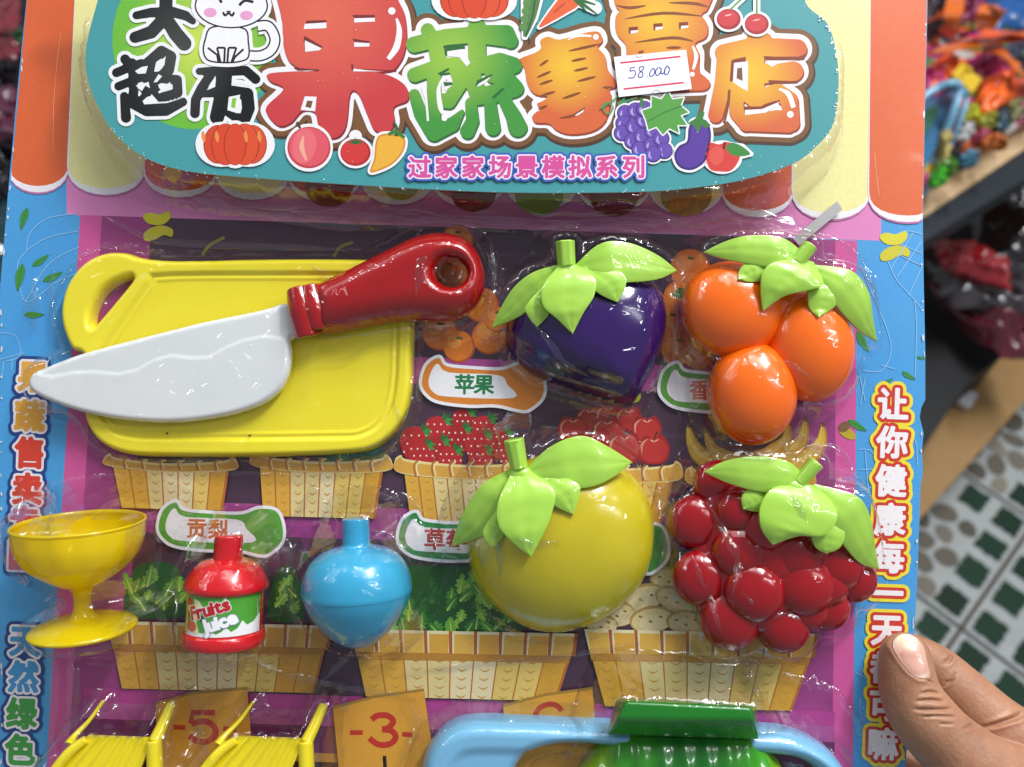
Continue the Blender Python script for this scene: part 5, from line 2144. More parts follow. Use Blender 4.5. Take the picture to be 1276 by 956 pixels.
STEP = 3.0
bvh = real_tris(TOYS + [board])
x0, y0, x1, y1 = -600, -600, 450, 420
xs = np.arange(x0, x1, STEP)
ys = np.arange(y0, y1, STEP)
H = np.zeros((len(ys), len(xs)))
dn = Vector((0, 0, -1))
for i, y in enumerate(ys):
    for j, x in enumerate(xs):
        h = bvh.ray_cast(Vector((x, y, 300)), dn, 400)
        if h[0] is not None:
            H[i, j] = max(h[0].z, 0)
TOP = H.copy()


def sh(A_, di, dj):
    return np.roll(np.roll(A_, di, 0), dj, 1)


for _ in range(3):         # the sheet stands a little off the toys
    H = np.maximum.reduce([H] + [sh(H, a_, b_) for a_ in (-1, 0, 1) for b_ in (-1, 0, 1)])
for _ in range(34):        # sloping pocket walls
    H = np.maximum.reduce([H] + [sh(H, a_, b_) - STEP * 3.0 * (1.414 if a_ and b_ else 1) for a_ in (-1, 0, 1) for b_ in (-1, 0, 1)])
for _ in range(2):
    H = sum(sh(H, a_, b_) for a_ in (-1, 0, 1) for b_ in (-1, 0, 1)) / 9
H = np.maximum(H, 0)
Z = np.zeros_like(H)
for i, y in enumerate(ys):
    for j, x in enumerate(xs):
        if H[i, j] > 0.5:
            n1 = noise.noise(Vector((x * 0.03, y * 0.03, 3.1)))
            n2 = abs(noise.noise(Vector((x * 0.055 + n1 * 1.5, y * 0.055, 9.7))))
            n3 = noise.noise(Vector((x * 0.14, y * 0.14, 5.5)))
            Z[i, j] = H[i, j] + 2.2 + 2.2 * n1 - 3.2 * math.exp(-(n2 / 0.07) ** 2) + 0.5 * n3
Z = np.maximum(Z, 5.0)
keep = (H > 1.0) & (Z - TOP > 4.0) & ((TOP < 6.0) | (TOP < 0.12 * H))
cell = keep[:-1, :-1] & keep[1:, :-1] & keep[:-1, 1:] & keep[1:, 1:]
# pockets follow the toys: one sheet of film per toy
blis = empty('blister_shell', P(560, 560, 0), 'clear crinkled plastic blister formed over the toys and glued to the printed card', 'plastic packaging')
lab_ = -np.ones(cell.shape, int)
cur = 0
sizes = []
for s0 in np.argwhere(cell):
    s0 = tuple(s0)
    if lab_[s0] >= 0:
        continue
    stack = [s0]
    lab_[s0] = cur
    k = 0
    while stack:
        i, j = stack.pop()
        k += 1
        for di, dj in ((1, 0), (-1, 0), (0, 1), (0, -1)):
            p_ = (i + di, j + dj)
            if 0 <= p_[0] < cell.shape[0] and 0 <= p_[1] < cell.shape[1] and cell[p_] and lab_[p_] < 0:
                lab_[p_] = cur
                stack.append(p_)
    sizes.append(k)
    cur += 1
FM = film_mat('clear_film', (0.95, 0.945, 0.955), 1.0, 0.0026, 30)
V, Fc, idx = [], [], {}
for i, j in np.argwhere(cell):
    if sizes[lab_[i, j]] < 14:
        continue
    f = []
    for a_, b_ in ((i, j), (i, j + 1), (i + 1, j + 1), (i + 1, j)):
        if (a_, b_) not in idx:
            idx[(a_, b_)] = len(V)
            V.append((xs[b_], ys[a_], Z[a_, b_]))
        f.append(idx[(a_, b_)])
    Fc.append(f)
mobj('film_wall', V, Fc, FM, blis, True)


# loose crumpled ridges of film that catch the light
def crumple(name, line, w_, h0, amp, seed, n=60, hm=None):
    rr = random.Random(seed)
    p = resample(line, n)
    m = 8
    V, Fc = [], []
    for i in range(n):
        a_ = p[max(i - 1, 0)]
        b_ = p[min(i + 1, n - 1)]
        t = (b_ - a_) / (np.linalg.norm(b_ - a_) + 1e-9)
        nn = np.array([-t[1], t[0]])
        u = i / (n - 1)
        ww = w_ * math.sin(PI * min(max(u, 0.02), 0.98)) ** 0.6 * (0.75 + 0.5 * noise.noise(Vector((u * 9, seed, 0))))
        for j in range(m + 1):
            v = j / m * 2 - 1
            xy = p[i] + nn * v * ww
            h = (h0 if np.isscalar(h0) else np.interp(u, np.linspace(0, 1, len(h0)), h0))
            z = h + amp * (1 - v * v) * (0.6 + 0.6 * noise.noise(Vector((u * 9, v * 1.2, seed)))) + 0.3 * noise.noise(Vector((u * 40, v * 3, seed + 3)))
            q = P(xy[0], xy[1], z)
            hit = bvh.ray_cast(Vector((q.x, q.y, 300)), dn, 400)
            if hit[0] is not None and hit[0].z + 1.5 > z:
                z = hit[0].z + 1.5 + amp * 0.5 * (1 - v * v) * (0.6 + 0.6 * noise.noise(Vector((u * 14, v * 1.5, seed)))) + 0.25 * noise.noise(Vector((u * 40, v * 3, seed + 3)))
                q = P(xy[0], xy[1], z)
            V.append(tuple(q))
    for i in range(n - 1):
        for j in range(m):
            a_ = i * (m + 1) + j
            Fc.append((a_, a_ + 1, a_ + m + 2, a_ + m + 1))
    return mobj(name, V, Fc, FM, blis, True)


for k, (ln, w_, h0, am) in enumerate((
        ([(180, 222), (230, 240), (290, 256), (360, 270), (430, 280), (520, 284)], 9, 14, 7),
        ([(300, 258), (380, 262), (460, 266), (560, 272), (640, 282)], 7, 14, 6),
        ([(540, 275), (620, 268), (700, 276), (790, 270), (880, 286)], 10, 12, 7),
        ([(860, 282), (930, 268), (985, 280), (1030, 300)], 8, 10, 6),
        ([(128, 268), (200, 300), (330, 306), (430, 312)], 6, 6, 3),
        ([(520, 285), (524, 330), (518, 370)], 6, 10, 4),
        ([(612, 300), (614, 350), (606, 400)], 6, 12, 5),
        ([(835, 330), (846, 400), (838, 470), (850, 530)], 6, 12, 6),
        ([(1018, 290), (1060, 310), (1085, 350), (1098, 400)], 7, 14, 5),
        ([(905, 560), (940, 572), (985, 566), (1040, 560), (1070, 600)], 7, 20, 8),
        ([(830, 580), (836, 640), (832, 700), (842, 760)], 7, 12, 5),
        ([(925, 800), (932, 840), (950, 880)], 9, 8, 6), ([(905, 790), (915, 830), (905, 870)], 6, 8, 5), ([(975, 838), (1010, 850), (1050, 862)], 7, 8, 6),
        ([(60, 600), (62, 660), (72, 720), (64, 790), (68, 880), (62, 950)], 9, 10, 6),
        ([(84, 800), (92, 860), (80, 950)], 8, 10, 6),
        ([(350, 690), (372, 640), (392, 610), (410, 640)], 5, 8, 4),
        ([(480, 640), (500, 618), (530, 640)], 5, 8, 4),
        ([(186, 640), (196, 680), (190, 740), (220, 800)], 6, 10, 5),
        ([(330, 660), (352, 720), (346, 780)], 5, 12, 5),
        ([(400, 850), (440, 815), (470, 830)], 5, 6, 4), ([(490, 500), (500, 540), (470, 575), (400, 590)], 4, 8, 4),
        ([(130, 580), (250, 588), (380, 590), (480, 580)], 4, 8, 4), ([(300, 800), (330, 830), (400, 850), (520, 870)], 5, 6, 4),
        ([(500, 840), (600, 828), (700, 818), (800, 800)], 4, 5, 3), ([(1040, 860), (1070, 900), (1085, 950)], 6, 8, 5),
        ([(505, 870), (520, 900), (500, 950)], 6, 10, 6),
        ([(662, 400), (684, 425), (704, 452), (735, 470)], 4, 8, 6), ([(820, 380), (822, 420), (808, 462)], 3, 8, 4),
        ([(596, 680), (606, 715), (630, 752), (665, 776)], 5, 8, 6), ([(630, 668), (644, 672), (664, 678), (700, 674)], 4, 8, 7), ([(616, 660), (624, 700), (620, 735)], 4, 8, 6), ([(745, 750), (780, 728), (800, 700)], 3, 8, 4),
        ([(880, 625), (905, 668), (920, 700), (912, 745)], 5, 8, 6), ([(862, 690), (880, 735), (900, 790)], 4, 8, 6), ([(925, 740), (960, 765), (1000, 760)], 4, 8, 6), ([(985, 610), (1000, 640), (1010, 660)], 4, 8, 5), ([(1040, 640), (1060, 680), (1075, 720)], 4, 8, 5),
        ([(858, 340), (849, 400), (872, 450), (900, 470)], 4, 8, 6), ([(880, 460), (888, 510), (905, 548)], 4, 8, 6), ([(950, 450), (985, 455), (1010, 470)], 4, 8, 5), ([(962, 300), (1000, 318), (1034, 330), (1062, 345)], 4, 8, 5), ([(1064, 400), (1062, 450), (1040, 495)], 3, 8, 4),
        ([(388, 424), (440, 418), (510, 408), (580, 404)], 3, 12, 4), ([(395, 452), (430, 448), (462, 430)], 3, 20, 4), ([(455, 560), (490, 540), (514, 500)], 3, 8, 4), ([(40, 500), (90, 520), (130, 560)], 4, 8, 5), ([(70, 320), (64, 380), (76, 430)], 4, 8, 5),
        ([(308, 690), (325, 702), (338, 692)], 4, 8, 5), ([(385, 690), (380, 740), (400, 790), (425, 808)], 4, 8, 6), ([(460, 660), (490, 670), (512, 700)], 4, 8, 5), ([(150, 780), (170, 760), (165, 740)], 4, 8, 5), ([(24, 640), (26, 690), (60, 735)], 4, 8, 6),
        ([(700, 900), (720, 925), (690, 950)], 4, 8, 4), ([(940, 880), (950, 910), (985, 905)], 4, 8, 5), ([(430, 360), (400, 340), (390, 330)], 4, 8, 4), ([(260, 870), (250, 910), (262, 950)], 6, 10, 6))):
    crumple('film_crease', ln, w_ * 1.35, h0, am, k * 3.7 + 1)

# ------------------------------------------------------------ hand
hand = tag(bpy.data.objects.new('person', None), "bare adult hand gripping the card's right edge between thumb and fingers", 'person')
col.objects.link(hand)
hand.location = P(1230, 930, 0) * S
ROOTS.append(hand)
parts = []


def chain(nodes, seg=28):
    bm = bmesh.new()
    pts = [np.array([*P(x, y, z)[:2], z, r]) for x, y, z, r in nodes]
    q = []
    n_ = len(pts)
    for i in range(n_ - 1):
        a_, b_, c_, d_ = pts[max(i - 1, 0)], pts[i], pts[i + 1], pts[min(i + 2, n_ - 1)]
        K = max(4, int(np.linalg.norm(c_[:3] - b_[:3]) / 3))
        for j in range(K):
            t = j / K
            q.append(0.5 * (2 * b_ + (c_ - a_) * t + (2 * a_ - 5 * b_ + 4 * c_ - d_) * t * t + (3 * b_ - 3 * c_ + d_ - a_) * t ** 3))
    q.append(pts[-1])
    return q


balls = []
THUMB = [(1128, 818, 26, 29), (1130, 840, 29, 32), (1135, 864, 32, 35), (1150, 892, 36, 38), (1180, 926, 40, 40), (1222, 962, 42, 47), (1285, 1010, 30, 66), (1350, 1070, 10, 84)]
INDEX = [(1085, 812, -26, 20), (1110, 812, -28, 24), (1138, 818, -30, 27), (1166, 836, -30, 32), (1196, 866, -24, 37), (1232, 900, -14, 40), (1275, 940, -6, 48), (1330, 1010, 0, 66), (1370, 1080, 0, 84)]
MIDDLE = [(1075, 880, -34, 22), (1110, 882, -40, 26), (1150, 892, -46, 29), (1200, 920, -46, 34), (1260, 970, -36, 42), (1340, 1060, -20, 66), (1390, 1120, -10, 80)]
RING = [(1085, 950, -40, 21), (1125, 952, -48, 26), (1170, 965, -56, 30), (1230, 1000, -56, 36), (1300, 1060, -40, 48), (1390, 1140, -20, 74)]
LITTLE = [(1110, 1015, -42, 18), (1145, 1018, -50, 22), (1190, 1035, -58, 26), (1250, 1075, -56, 32), (1330, 1130, -36, 46), (1410, 1190, -20, 70)]
WRIST = [(1370, 1090, 0, 92), (1450, 1180, -6, 84), (1560, 1290, -14, 78), (1700, 1420, -20, 84)]
mb_v, mb_f = [], []
for nodes in (THUMB, INDEX, MIDDLE, RING, LITTLE, WRIST):
    q = chain(nodes)
    b0 = len(mb_v)
    seg = 32
    rings_ = []
    # rounded ends: add hemispheres by sampling extra rings
    full = []
    t0 = (q[1][:3] - q[0][:3])
    t0 /= np.linalg.norm(t0)
    for k in range(8, 0, -1):
        a_ = k / 8 * PI / 2
        full.append((q[0][:3] - t0 * math.sin(a_) * q[0][3] * 0.95, max(q[0][3] * math.cos(a_), 0.3)))
    full += [(p_[:3], p_[3]) for p_ in q]
    t1 = (q[-1][:3] - q[-2][:3])
    t1 /= np.linalg.norm(t1)
    for k in range(1, 9):
        a_ = k / 8 * PI / 2
        full.append((q[-1][:3] + t1 * math.sin(a_) * q[-1][3], max(q[-1][3] * math.cos(a_), 0.3)))
    for i, (c_, r) in enumerate(full):
        a_ = full[max(i - 1, 0)][0]
        d_ = full[min(i + 1, len(full) - 1)][0]
        t = d_ - a_
        t /= np.linalg.norm(t)
        s_ = np.cross(t, [0, 0, 1.0])
        s_ /= np.linalg.norm(s_)
        u_ = np.cross(s_, t)
        for k in range(seg):
            g_ = 2 * PI * k / seg
            mb_v.append(tuple(c_ + s_ * math.cos(g_) * r + u_ * math.sin(g_) * r * 0.9))
    n_ = len(full)
    for i in range(n_ - 1):
        for k in range(seg):
            k2 = (k + 1) % seg
            mb_f.append((b0 + i * seg + k, b0 + i * seg + k2, b0 + (i + 1) * seg + k2, b0 + (i + 1) * seg + k))
    mb_f.append(tuple(b0 + k for k in range(seg))[::-1])
    mb_f.append(tuple(b0 + (n_ - 1) * seg + k for k in range(seg)))

# skin
m, n, l, b = nodes_of('skin')
nz = noise_node(n, l, 55, 4, 0.6)
rp = n.new('ShaderNodeValToRGB')
e = rp.color_ramp.elements
e[0].position = 0.3
e[0].color = (*lin('#9b6e54'), 1)
e[1].position = 0.75
e[1].color = (*lin('#b88c6e'), 1)
l.new(nz.outputs['Fac'], rp.inputs[0])
l.new(rp.outputs[0], b.inputs['Base Color'])
b.inputs['Roughness'].default_value = 0.48
fz = noise_node(n, l, 420, 5, 0.7)
mz = n.new('ShaderNodeMapRange')
mz.inputs['To Min'].default_value = 0.80
mz.inputs['To Max'].default_value = 1.16
l.new(fz.outputs['Fac'], mz.inputs['Value'])
rz = noise_node(n, l, 34, 2, 0.5)
rc = n.new('ShaderNodeValToRGB')
rc.color_ramp.elements[0].position = 0.35
rc.color_ramp.elements[0].color = (1.04, 1.0, 0.97, 1)
rc.color_ramp.elements[1].position = 0.7
rc.color_ramp.elements[1].color = (1.02, 0.88, 0.84, 1)
l.new(rz.outputs['Fac'], rc.inputs[0])
vm = n.new('ShaderNodeVectorMath')
vm.operation = 'MULTIPLY'
l.new(rp.outputs[0], vm.inputs[0])
l.new(rc.outputs[0], vm.inputs[1])
vs = n.new('ShaderNodeVectorMath')
vs.operation = 'SCALE'
l.new(vm.outputs[0], vs.inputs[0])
l.new(mz.outputs['Result'], vs.inputs['Scale'])
l.new(vs.outputs[0], b.inputs['Base Color'])
b.inputs['Subsurface Weight'].default_value = 0.25
b.inputs['Subsurface Radius'].default_value = (0.0035, 0.0012, 0.0006)
b.inputs['Subsurface Scale'].default_value = 0.6
vo = n.new('ShaderNodeTexVoronoi')
vo.inputs['Scale'].default_value = 1100
tcc = n.new('ShaderNodeTexCoord')
l.new(tcc.outputs['Object'], vo.inputs['Vector'])
nb = bump_chain(n, l, vo.outputs['Distance'], 0.00012, 0.5)
nz2 = noise_node(n, l, 380, 4, 0.65)
nb = bump_chain(n, l, nz2.outputs['Fac'], 0.00014, 0.5, nb)
nz3 = noise_node(n, l, 110, 3, 0.6)
nb = bump_chain(n, l, nz3.outputs['Fac'], 0.0006, 0.35, nb)
l.new(nb, b.inputs['Normal'])
SKIN = m
raw = mobj('hand_skin', mb_v, mb_f, SKIN, hand, True)
md = raw.modifiers.new('r', 'REMESH')
md.mode = 'VOXEL'
md.voxel_size = 1.35 * S
md.use_smooth_shade = True
sm = raw.modifiers.new('s', 'SMOOTH')
sm.factor = 0.5
sm.iterations = 7
dg = bpy.context.evaluated_depsgraph_get()
me2 = bpy.data.meshes.new_from_object(raw.evaluated_get(dg))
raw.modifiers.clear()
old = raw.data
raw.data = me2
raw.data.name = 'hand_skin'
bpy.data.meshes.remove(old)
offh = np.array(orig(raw))
V_ = np.zeros(len(me2.vertices) * 3)
me2.vertices.foreach_get('co', V_)
V_ = (V_.reshape(-1, 3) + offh) / S
N_ = np.zeros(len(me2.vertices) * 3)
me2.vertices.foreach_get('normal', N_)
N_ = N_.reshape(-1, 3)


def press(lines, up=True):
    global V_
    for ln, wd, dp, hm in lines:
        L = PV(smooth_curve(ln, False, 8), hm)[:, :2]
        d = np.full(len(V_), 1e9)
        tpar = np.zeros(len(V_))
        for k, (a_, b_) in enumerate(zip(L[:-1], L[1:])):
            q, t = seg_d2(V_[:, 0], V_[:, 1], (*a_, *b_))
            u = (k + t) / (len(L) - 1)
            tpar = np.where(q < d, u, tpar)
            d = np.minimum(d, q)
        fade = np.clip(np.sin(np.clip(tpar, 0.02, 0.98) * PI), 0, 1) ** 0.7
        ok = (N_[:, 2] > 0.15) & (V_[:, 2] > (20 if hm > 30 else -40)) & ((V_[:, 2] < 30) | (hm > 30))
        V_ -= (N_ * ((dp * 1.25 * np.exp(-d / wd ** 2) - dp * 0.35 * np.exp(-((np.sqrt(d) - wd * 2.2) / wd) ** 2)) * fade * ok)[:, None])


press([([(1152, 868), (1165, 866), (1180, 870)], 1.6, 2.0, 70), ([(1146, 877), (1162, 875), (1184, 878)], 1.6, 2.2, 70), ([(1142, 887), (1162, 886), (1192, 887)], 1.7, 2.4, 70),
       ([(1150, 895), (1170, 893), (1196, 896)], 1.4, 1.6, 70), ([(1170, 902), (1188, 903)], 1.2, 1.2, 70), ([(1125, 905), (1122, 915)], 1.2, 1.0, 70),
       ([(1108, 880), (1118, 884), (1126, 892)], 1.2, 1.0, 70), ([(1150, 850), (1162, 852), (1172, 858)], 1.1, 1.0, 70), ([(1200, 910), (1215, 908), (1228, 912)], 1.4, 1.2, 70), ([(1178, 828), (1190, 822), (1198, 812)], 2.0, 2.0, -2), ([(1176, 850), (1183, 848), (1190, 838)], 1.6, 1.4, -2), ([(1222, 905), (1245, 896), (1276, 888)], 2.2, 4, 10), ([(1175, 856), (1188, 846)], 1.4, 1.4, -2)])
NAIL = [(1120, 806), (1126, 798), (1135, 794), (1146, 797), (1153, 806), (1156, 820), (1157, 836), (1152, 842), (1143, 843), (1133, 838), (1125, 827), (1120, 815)]
Lq = PV(smooth_curve(NAIL, True, 4), 52)[:, :2]
dn_ = sd_segs(V_[:, 0], V_[:, 1], segs_of(Lq))
okn = (N_[:, 2] > 0.1) & (V_[:, 2] > 22)
V_ -= N_ * (1.5 * np.clip(-dn_ / 3 + 0.4, 0, 1) * okn - 1.0 * np.exp(-((dn_ - 3.0) / 2.4) ** 2) * okn)[:, None]
me2.vertices.foreach_set('co', ((V_ * S) - offh).ravel())
me2.update()
bvh_h = bvh_of([raw])
# nail
X, Y = grid_of([('p', smooth_curve(NAIL, True, 4))], 1.1, 3)
dN = -sd_segs(X, Y, segs_of(smooth_curve(NAIL, True, 4)))
xy, faces, src = contour(dN, X, Y)
NV, NC = [], []
_s = []
for (x, y) in xy:
    p_ = P(x, y, 52)
    h = bvh_h.ray_cast(Vector((p_.x, p_.y, 400)), dn)
    if y > 804 and h[0] is not None:
        _s.append((x - 1138, y - 818, h[0].z))
_s = np.array(_s)
_M = np.stack([np.ones(len(_s)), _s[:, 0], _s[:, 1], _s[:, 0] ** 2, _s[:, 0] * _s[:, 1], _s[:, 1] ** 2], 1)
_k = np.linalg.lstsq(_M, _s[:, 2], rcond=None)[0]
_c = P(1138, 818, 52)
zc_ = bvh_h.ray_cast(Vector((_c.x, _c.y, 400)), dn)[0].z
for (x, y), (ia, ib, t) in zip(xy, src):
    p_ = P(x, y, 52)
    h = bvh_h.ray_cast(Vector((p_.x, p_.y, 400)), dn)
    u_, v_ = x - 1138, y - 818
    z = _k[0] + _k[1] * u_ + _k[2] * v_ + _k[3] * u_ * u_ + _k[4] * u_ * v_ + _k[5] * v_ * v_
    z = z + 0.2 if h[0] is None else max(z, min(h[0].z, z + 1.5))
    dd = dN[ia] * (1 - t) + dN[ib] * t if ia != ib else dN[ia]
    bul = 1.0 + 1.7 * min(1, max(dd, 0) / 6) ** 0.6
    NV.append((p_.x, p_.y, z + bul))
    tipd = math.hypot(x - 1134, (y - 789))
    lun = math.hypot((x - 1147) / 9, (y - 843) / 6)
    c = mix(lin('#e6dcb8'), lin('#d8a392'), (tipd - 12) / 14)
    c = mix(lin('#e6c9b8'), c, lun - 0.3)
    NC.append(c)
# relax heights
NV = np.array(NV)
for _ in range(2):
    acc = np.zeros(len(NV))
    k = np.zeros(len(NV))
    for f in faces:
        mz = np.mean(NV[f, 2])
        acc[f] += mz
        k[f] += 1
    NV[:, 2] = np.where(k > 0, acc / np.maximum(k, 1), NV[:, 2])
m, n, l, b = nodes_of('nail')
at = n.new('ShaderNodeAttribute')
at.attribute_name = 'Col'
l.new(at.outputs['Color'], b.inputs['Base Color'])
b.inputs['Roughness'].default_value = 0.28
b.inputs['Coat Weight'].default_value = 0.3
b.inputs['Subsurface Weight'].default_value = 0.2
b.inputs['Subsurface Scale'].default_value = 0.002
mobj('thumbnail', NV, [f[::-1] for f in faces], m, hand, True, NC)

# ------------------------------------------------------------ the shop behind (metres, level ground at z = 0)
flo = [(-3, -1.2, -0.012), (4.5, -1.2, -0.012), (4.5, 6, -0.012), (-3, 6, -0.012)]
gl = mobj('floor', flo, [(0, 1, 2, 3)], simple('grout', '#5d5044', 0.8), None, False, world=True)
gl['kind'] = 'structure'
O0 = G(1198, 783, 0)
U = (G(1276, 842, 0) - O0).normalized()
Vv = Vector((-U.y, U.x, 0))
if (G(1276, 690, 0) - O0).dot(Vv) < 0:
    Vv = -Vv
TW = 0.30
TILE = simple('tile_glaze', '#b8bcbb', 0.2, grain=0.16, gscale=16)
rt = random.Random(4)


def tile_art(kind, cx, cy):
    """printed squares or pebbles as a coloured sheet on the tile, in tile units 0..1"""
    polys = []
    if kind in ('squares', 'pebbles'):
        ws = [0.0, 0.13, 0.42, 0.60, 0.93]
        e = [0.04, 0.20, 0.48, 0.66, 0.97]
        spans = [(0.03, 0.20), (0.29, 0.48), (0.56, 0.72), (0.80, 0.97)]
        for i, (a_, b_) in enumerate(spans):
            for j, (c_, d_) in enumerate(spans):
                if kind == 'pebbles' and i < 3 and j < 3:
                    continue
                pts = []
                for (p0, p1) in (((a_, c_), (b_, c_)), ((b_, c_), (b_, d_)), ((b_, d_), (a_, d_)), ((a_, d_), (a_, c_))):
                    for k in range(14):
                        t = k / 14
                        j_ = rt.uniform(-.008, .008)
                        pts.append((p0[0] + (p1[0] - p0[0]) * t + j_, p0[1] + (p1[1] - p0[1]) * t + rt.uniform(-.008, .008)))
                polys.append((pts, rt.choice(['#183322', '#152e1e', '#1c3a28', '#193827'])))
    if kind != 'squares':
        for i in range(6):
            for j in range(7):
                x = (i + 0.5 + (0.25 if j % 2 else -0.2)) / 6
                y = (j + 0.5) / 7
                if x > 0.76 or y > 0.74:
                    continue
                rx, ry, a_ = rt.uniform(.055, .085), rt.uniform(.045, .065), rt.uniform(0, 3)
                pw_ = rt.uniform(0, 6)
                rx, ry = rx * 1.12, ry * 1.15
                pts = [(min(max(x + (1 + .12 * math.sin(3 * t + pw_)) * rx * math.cos(t) * math.cos(a_) - ry * math.sin(t) * math.sin(a_), 0.02), .98), min(max(y + rx * math.cos(t) * math.sin(a_) + ry * math.sin(t) * math.cos(a_), .02), .98)) for t in np.linspace(0, 2 * PI, 14, endpoint=False)]
                polys.append((pts, rt.choice(['#7c766a', '#6a6458', '#8c8678', '#5d584e'])))
    return polys


TM = print_mat('tile_print', 0.25, 0.3, 0.4, 0.05)
for i in range(-3, 4):
    for j in range(-2, 8):
        kind = 'pebbles' if (i == -1 and j >= 0) or (i == 1 and j >= 3) or (i == -3) else 'squares'
        g_ = 0.004
        c0 = O0 + U * (i * TW + g_) + Vv * (j * TW + g_)
        w_ = TW - 2 * g_
        if c0.y < -0.6 or c0.x < -0.4 or c0.x > 3.4 or c0.y > 3.2:
            continue
        cn = [c0, c0 + U * w_, c0 + (U + Vv) * w_, c0 + Vv * w_]
        V_t = [(p.x, p.y, -0.001) for p in cn] + [(p.x, p.y, -0.011) for p in cn]
        t = mobj('floor_tile', np.array(V_t) - 0, [(0, 1, 2, 3), (0, 4, 5, 1), (1, 5, 6, 2), (2, 6, 7, 3), (3, 7, 4, 0)], TILE, gl, False, world=True)
        V2, F2, C2 = [], [], []
        for pts, c in tile_art(kind, 0, 0):
            b0 = len(V2)
            V2 += [tuple((c0 + U * (x * w_) + Vv * (y * w_) + Vector((0, 0, 0.0004)))[:]) for x, y in pts]
            tri = tessellate_polygon([[Vector((x, y, 0)) for x, y in pts]])
            F2 += [[b0 + k for k in q] for q in tri]
            C2 += [lin(c)] * len(pts)
        mobj('tile_pattern', V2, F2, TM, t, False, C2, world=True)


def prism(name, pix, z, th, mat, parent=None, world=True, bev=0.004):
    q = [G(x, y, z) for x, y in pix]
    n_ = len(q)
    V = [tuple(v) for v in q] + [(v.x, v.y, v.z - th) for v in q]
    tri = [tuple(t) for t in tessellate_polygon([[Vector((v.x, v.y, 0)) for v in q]])]
    o = mobj(name, V, tri + [tuple(n_ + k for k in t[::-1]) for t in tri] + [(k, (k + 1) % n_, n_ + (k + 1) % n_, n_ + k) for k in range(n_)], mat, parent, False, world=True)
    fix_normals(o)
    return o


# low wooden platform with dark packages
WOOD = None
m, n, l, b = nodes_of('pale_wood')
tcw = n.new('ShaderNodeTexCoord')
mpw = n.new('ShaderNodeMapping')
mpw.inputs['Scale'].default_value = (3, 40, 40)
mpw.inputs['Rotation'].default_value = (0, 0, math.radians(-38))
l.new(tcw.outputs['Object'], mpw.inputs[0])
nz = noise_node(n, l, 2.0, 5, 0.6, 0.4, mpw.outputs[0])
rp = n.new('ShaderNodeValToRGB')
e = rp.color_ramp.elements
e[0].position = 0.3
e[0].color = (*lin('#b4926a'), 1)
e[1].position = 0.7
e[1].color = (*lin('#d8bb92'), 1)
l.new(nz.outputs['Fac'], rp.inputs[0])
l.new(rp.outputs[0], b.inputs['Base Color'])
b.inputs['Roughness'].default_value = 0.55
WOOD = m


def wthing(o, label, cat, group=None):
    tag(o, label, cat, group)
    return o


lo = prism('low_shelf', [(1100, 700), (1150, 642), (1210, 575), (1330, 440), (1500, 260), (1300, 150), (1080, 330)], 0.14, 0.14, simple('tan_board', '#a8824e', 0.6, gscale=20))
wthing(lo, 'low tan wooden shelf board just above the green and white floor tiles', 'shelf')
bag = prism('black_bag', [(1090, 640), (1150, 560), (1205, 478), (1252, 440), (1250, 400), (1190, 350), (1140, 330), (1080, 380)], 0.26, 0.118, simple('black_vinyl', '#08090b', 0.6, gscale=30))
wthing(bag, 'flat black packaged goods lying on the low tan shelf', 'package')
tagp = prism('price_tag', [(1184, 494), (1196, 478), (1220, 492), (1209, 508)], 0.16, 0.012, simple('white_card', '#e4e4e6', 0.5))
wthing(tagp, 'small white paper tag on the edge of the low tan shelf', 'tag')


def crumpled(name, pix, z, amp, mat, label, cat, seed, group=None, n=26, th=0.05):
    """a loosely filled bag: a pillow with folds over the quadrilateral measured at height z"""
    q = [G(x, y, z) for x, y in pix]
    V, Fc = [], []
    for s_ in (1, -1):
        for i in range(n + 1):
            for j in range(n + 1):
                u, v = i / n, j / n
                p_ = (q[0] * (1 - u) + q[1] * u) * (1 - v) + (q[3] * (1 - u) + q[2] * u) * v
                k = (max(0, math.sin(PI * u) * math.sin(PI * v))) ** 0.45
                f = noise.noise(Vector((u * 5, v * 5, seed))) + 0.5 * abs(noise.noise(Vector((u * 11, v * 11, seed + 5))))
                V.append((p_.x + 0.012 * noise.noise(Vector((u * 6, v * 6, seed + 9))), p_.y + 0.012 * noise.noise(Vector((u * 6, v * 6, seed + 19))), z + s_ * th * k + (amp * f * k if s_ > 0 else 0)))
    W1 = n + 1
    N = W1 * W1
    for i in range(n):
        for j in range(n):
            a_ = i * W1 + j
            Fc.append((a_, a_ + 1, a_ + W1 + 1, a_ + W1))
            Fc.append((N + a_, N + a_ + W1, N + a_ + W1 + 1, N + a_ + 1))
    o = mobj(name, V, Fc, mat, None, True, world=True)
    fix_normals(o)
    tag(o, label, cat, group)
    return o


crumpled('red_package', [(1160, 300), (1250, 330), (1262, 362), (1175, 330)], 0.42, 0.035, simple('red_wrap', '#a81c24', 0.15, coat=1.0, gscale=30), 'glossy bright red package under the dark shelf edge', 'package', 3, th=0.03)
crumpled('wine_package', [(1150, 350), (1215, 355), (1320, 440), (1250, 450)], 0.33, 0.05, simple('wine_wrap', '#5c1424', 0.15, coat=1.0, gscale=25), 'dark wine red plastic package lying beside the black goods', 'package', 8, th=0.04)
crumpled('grey_package', [(1150, 325), (1290, 340), (1330, 400), (1185, 380)], 0.37, 0.05, simple('grey_wrap', '#4a4448', 0.12, coat=1.0, gscale=40, c2='#2a2226'), 'crumpled smoky clear plastic package between the red and wine ones', 'package', 12, th=0.03)
crumpled('dark_package', [(1190, 250), (1330, 190), (1400, 330), (1230, 330)], 0.30, 0.04, simple('dark_wrap', '#1e1418', 0.15, coat=1.0, gscale=30), 'dark plastic-wrapped package in the shade of the upper shelf', 'package', 15, th=0.05)
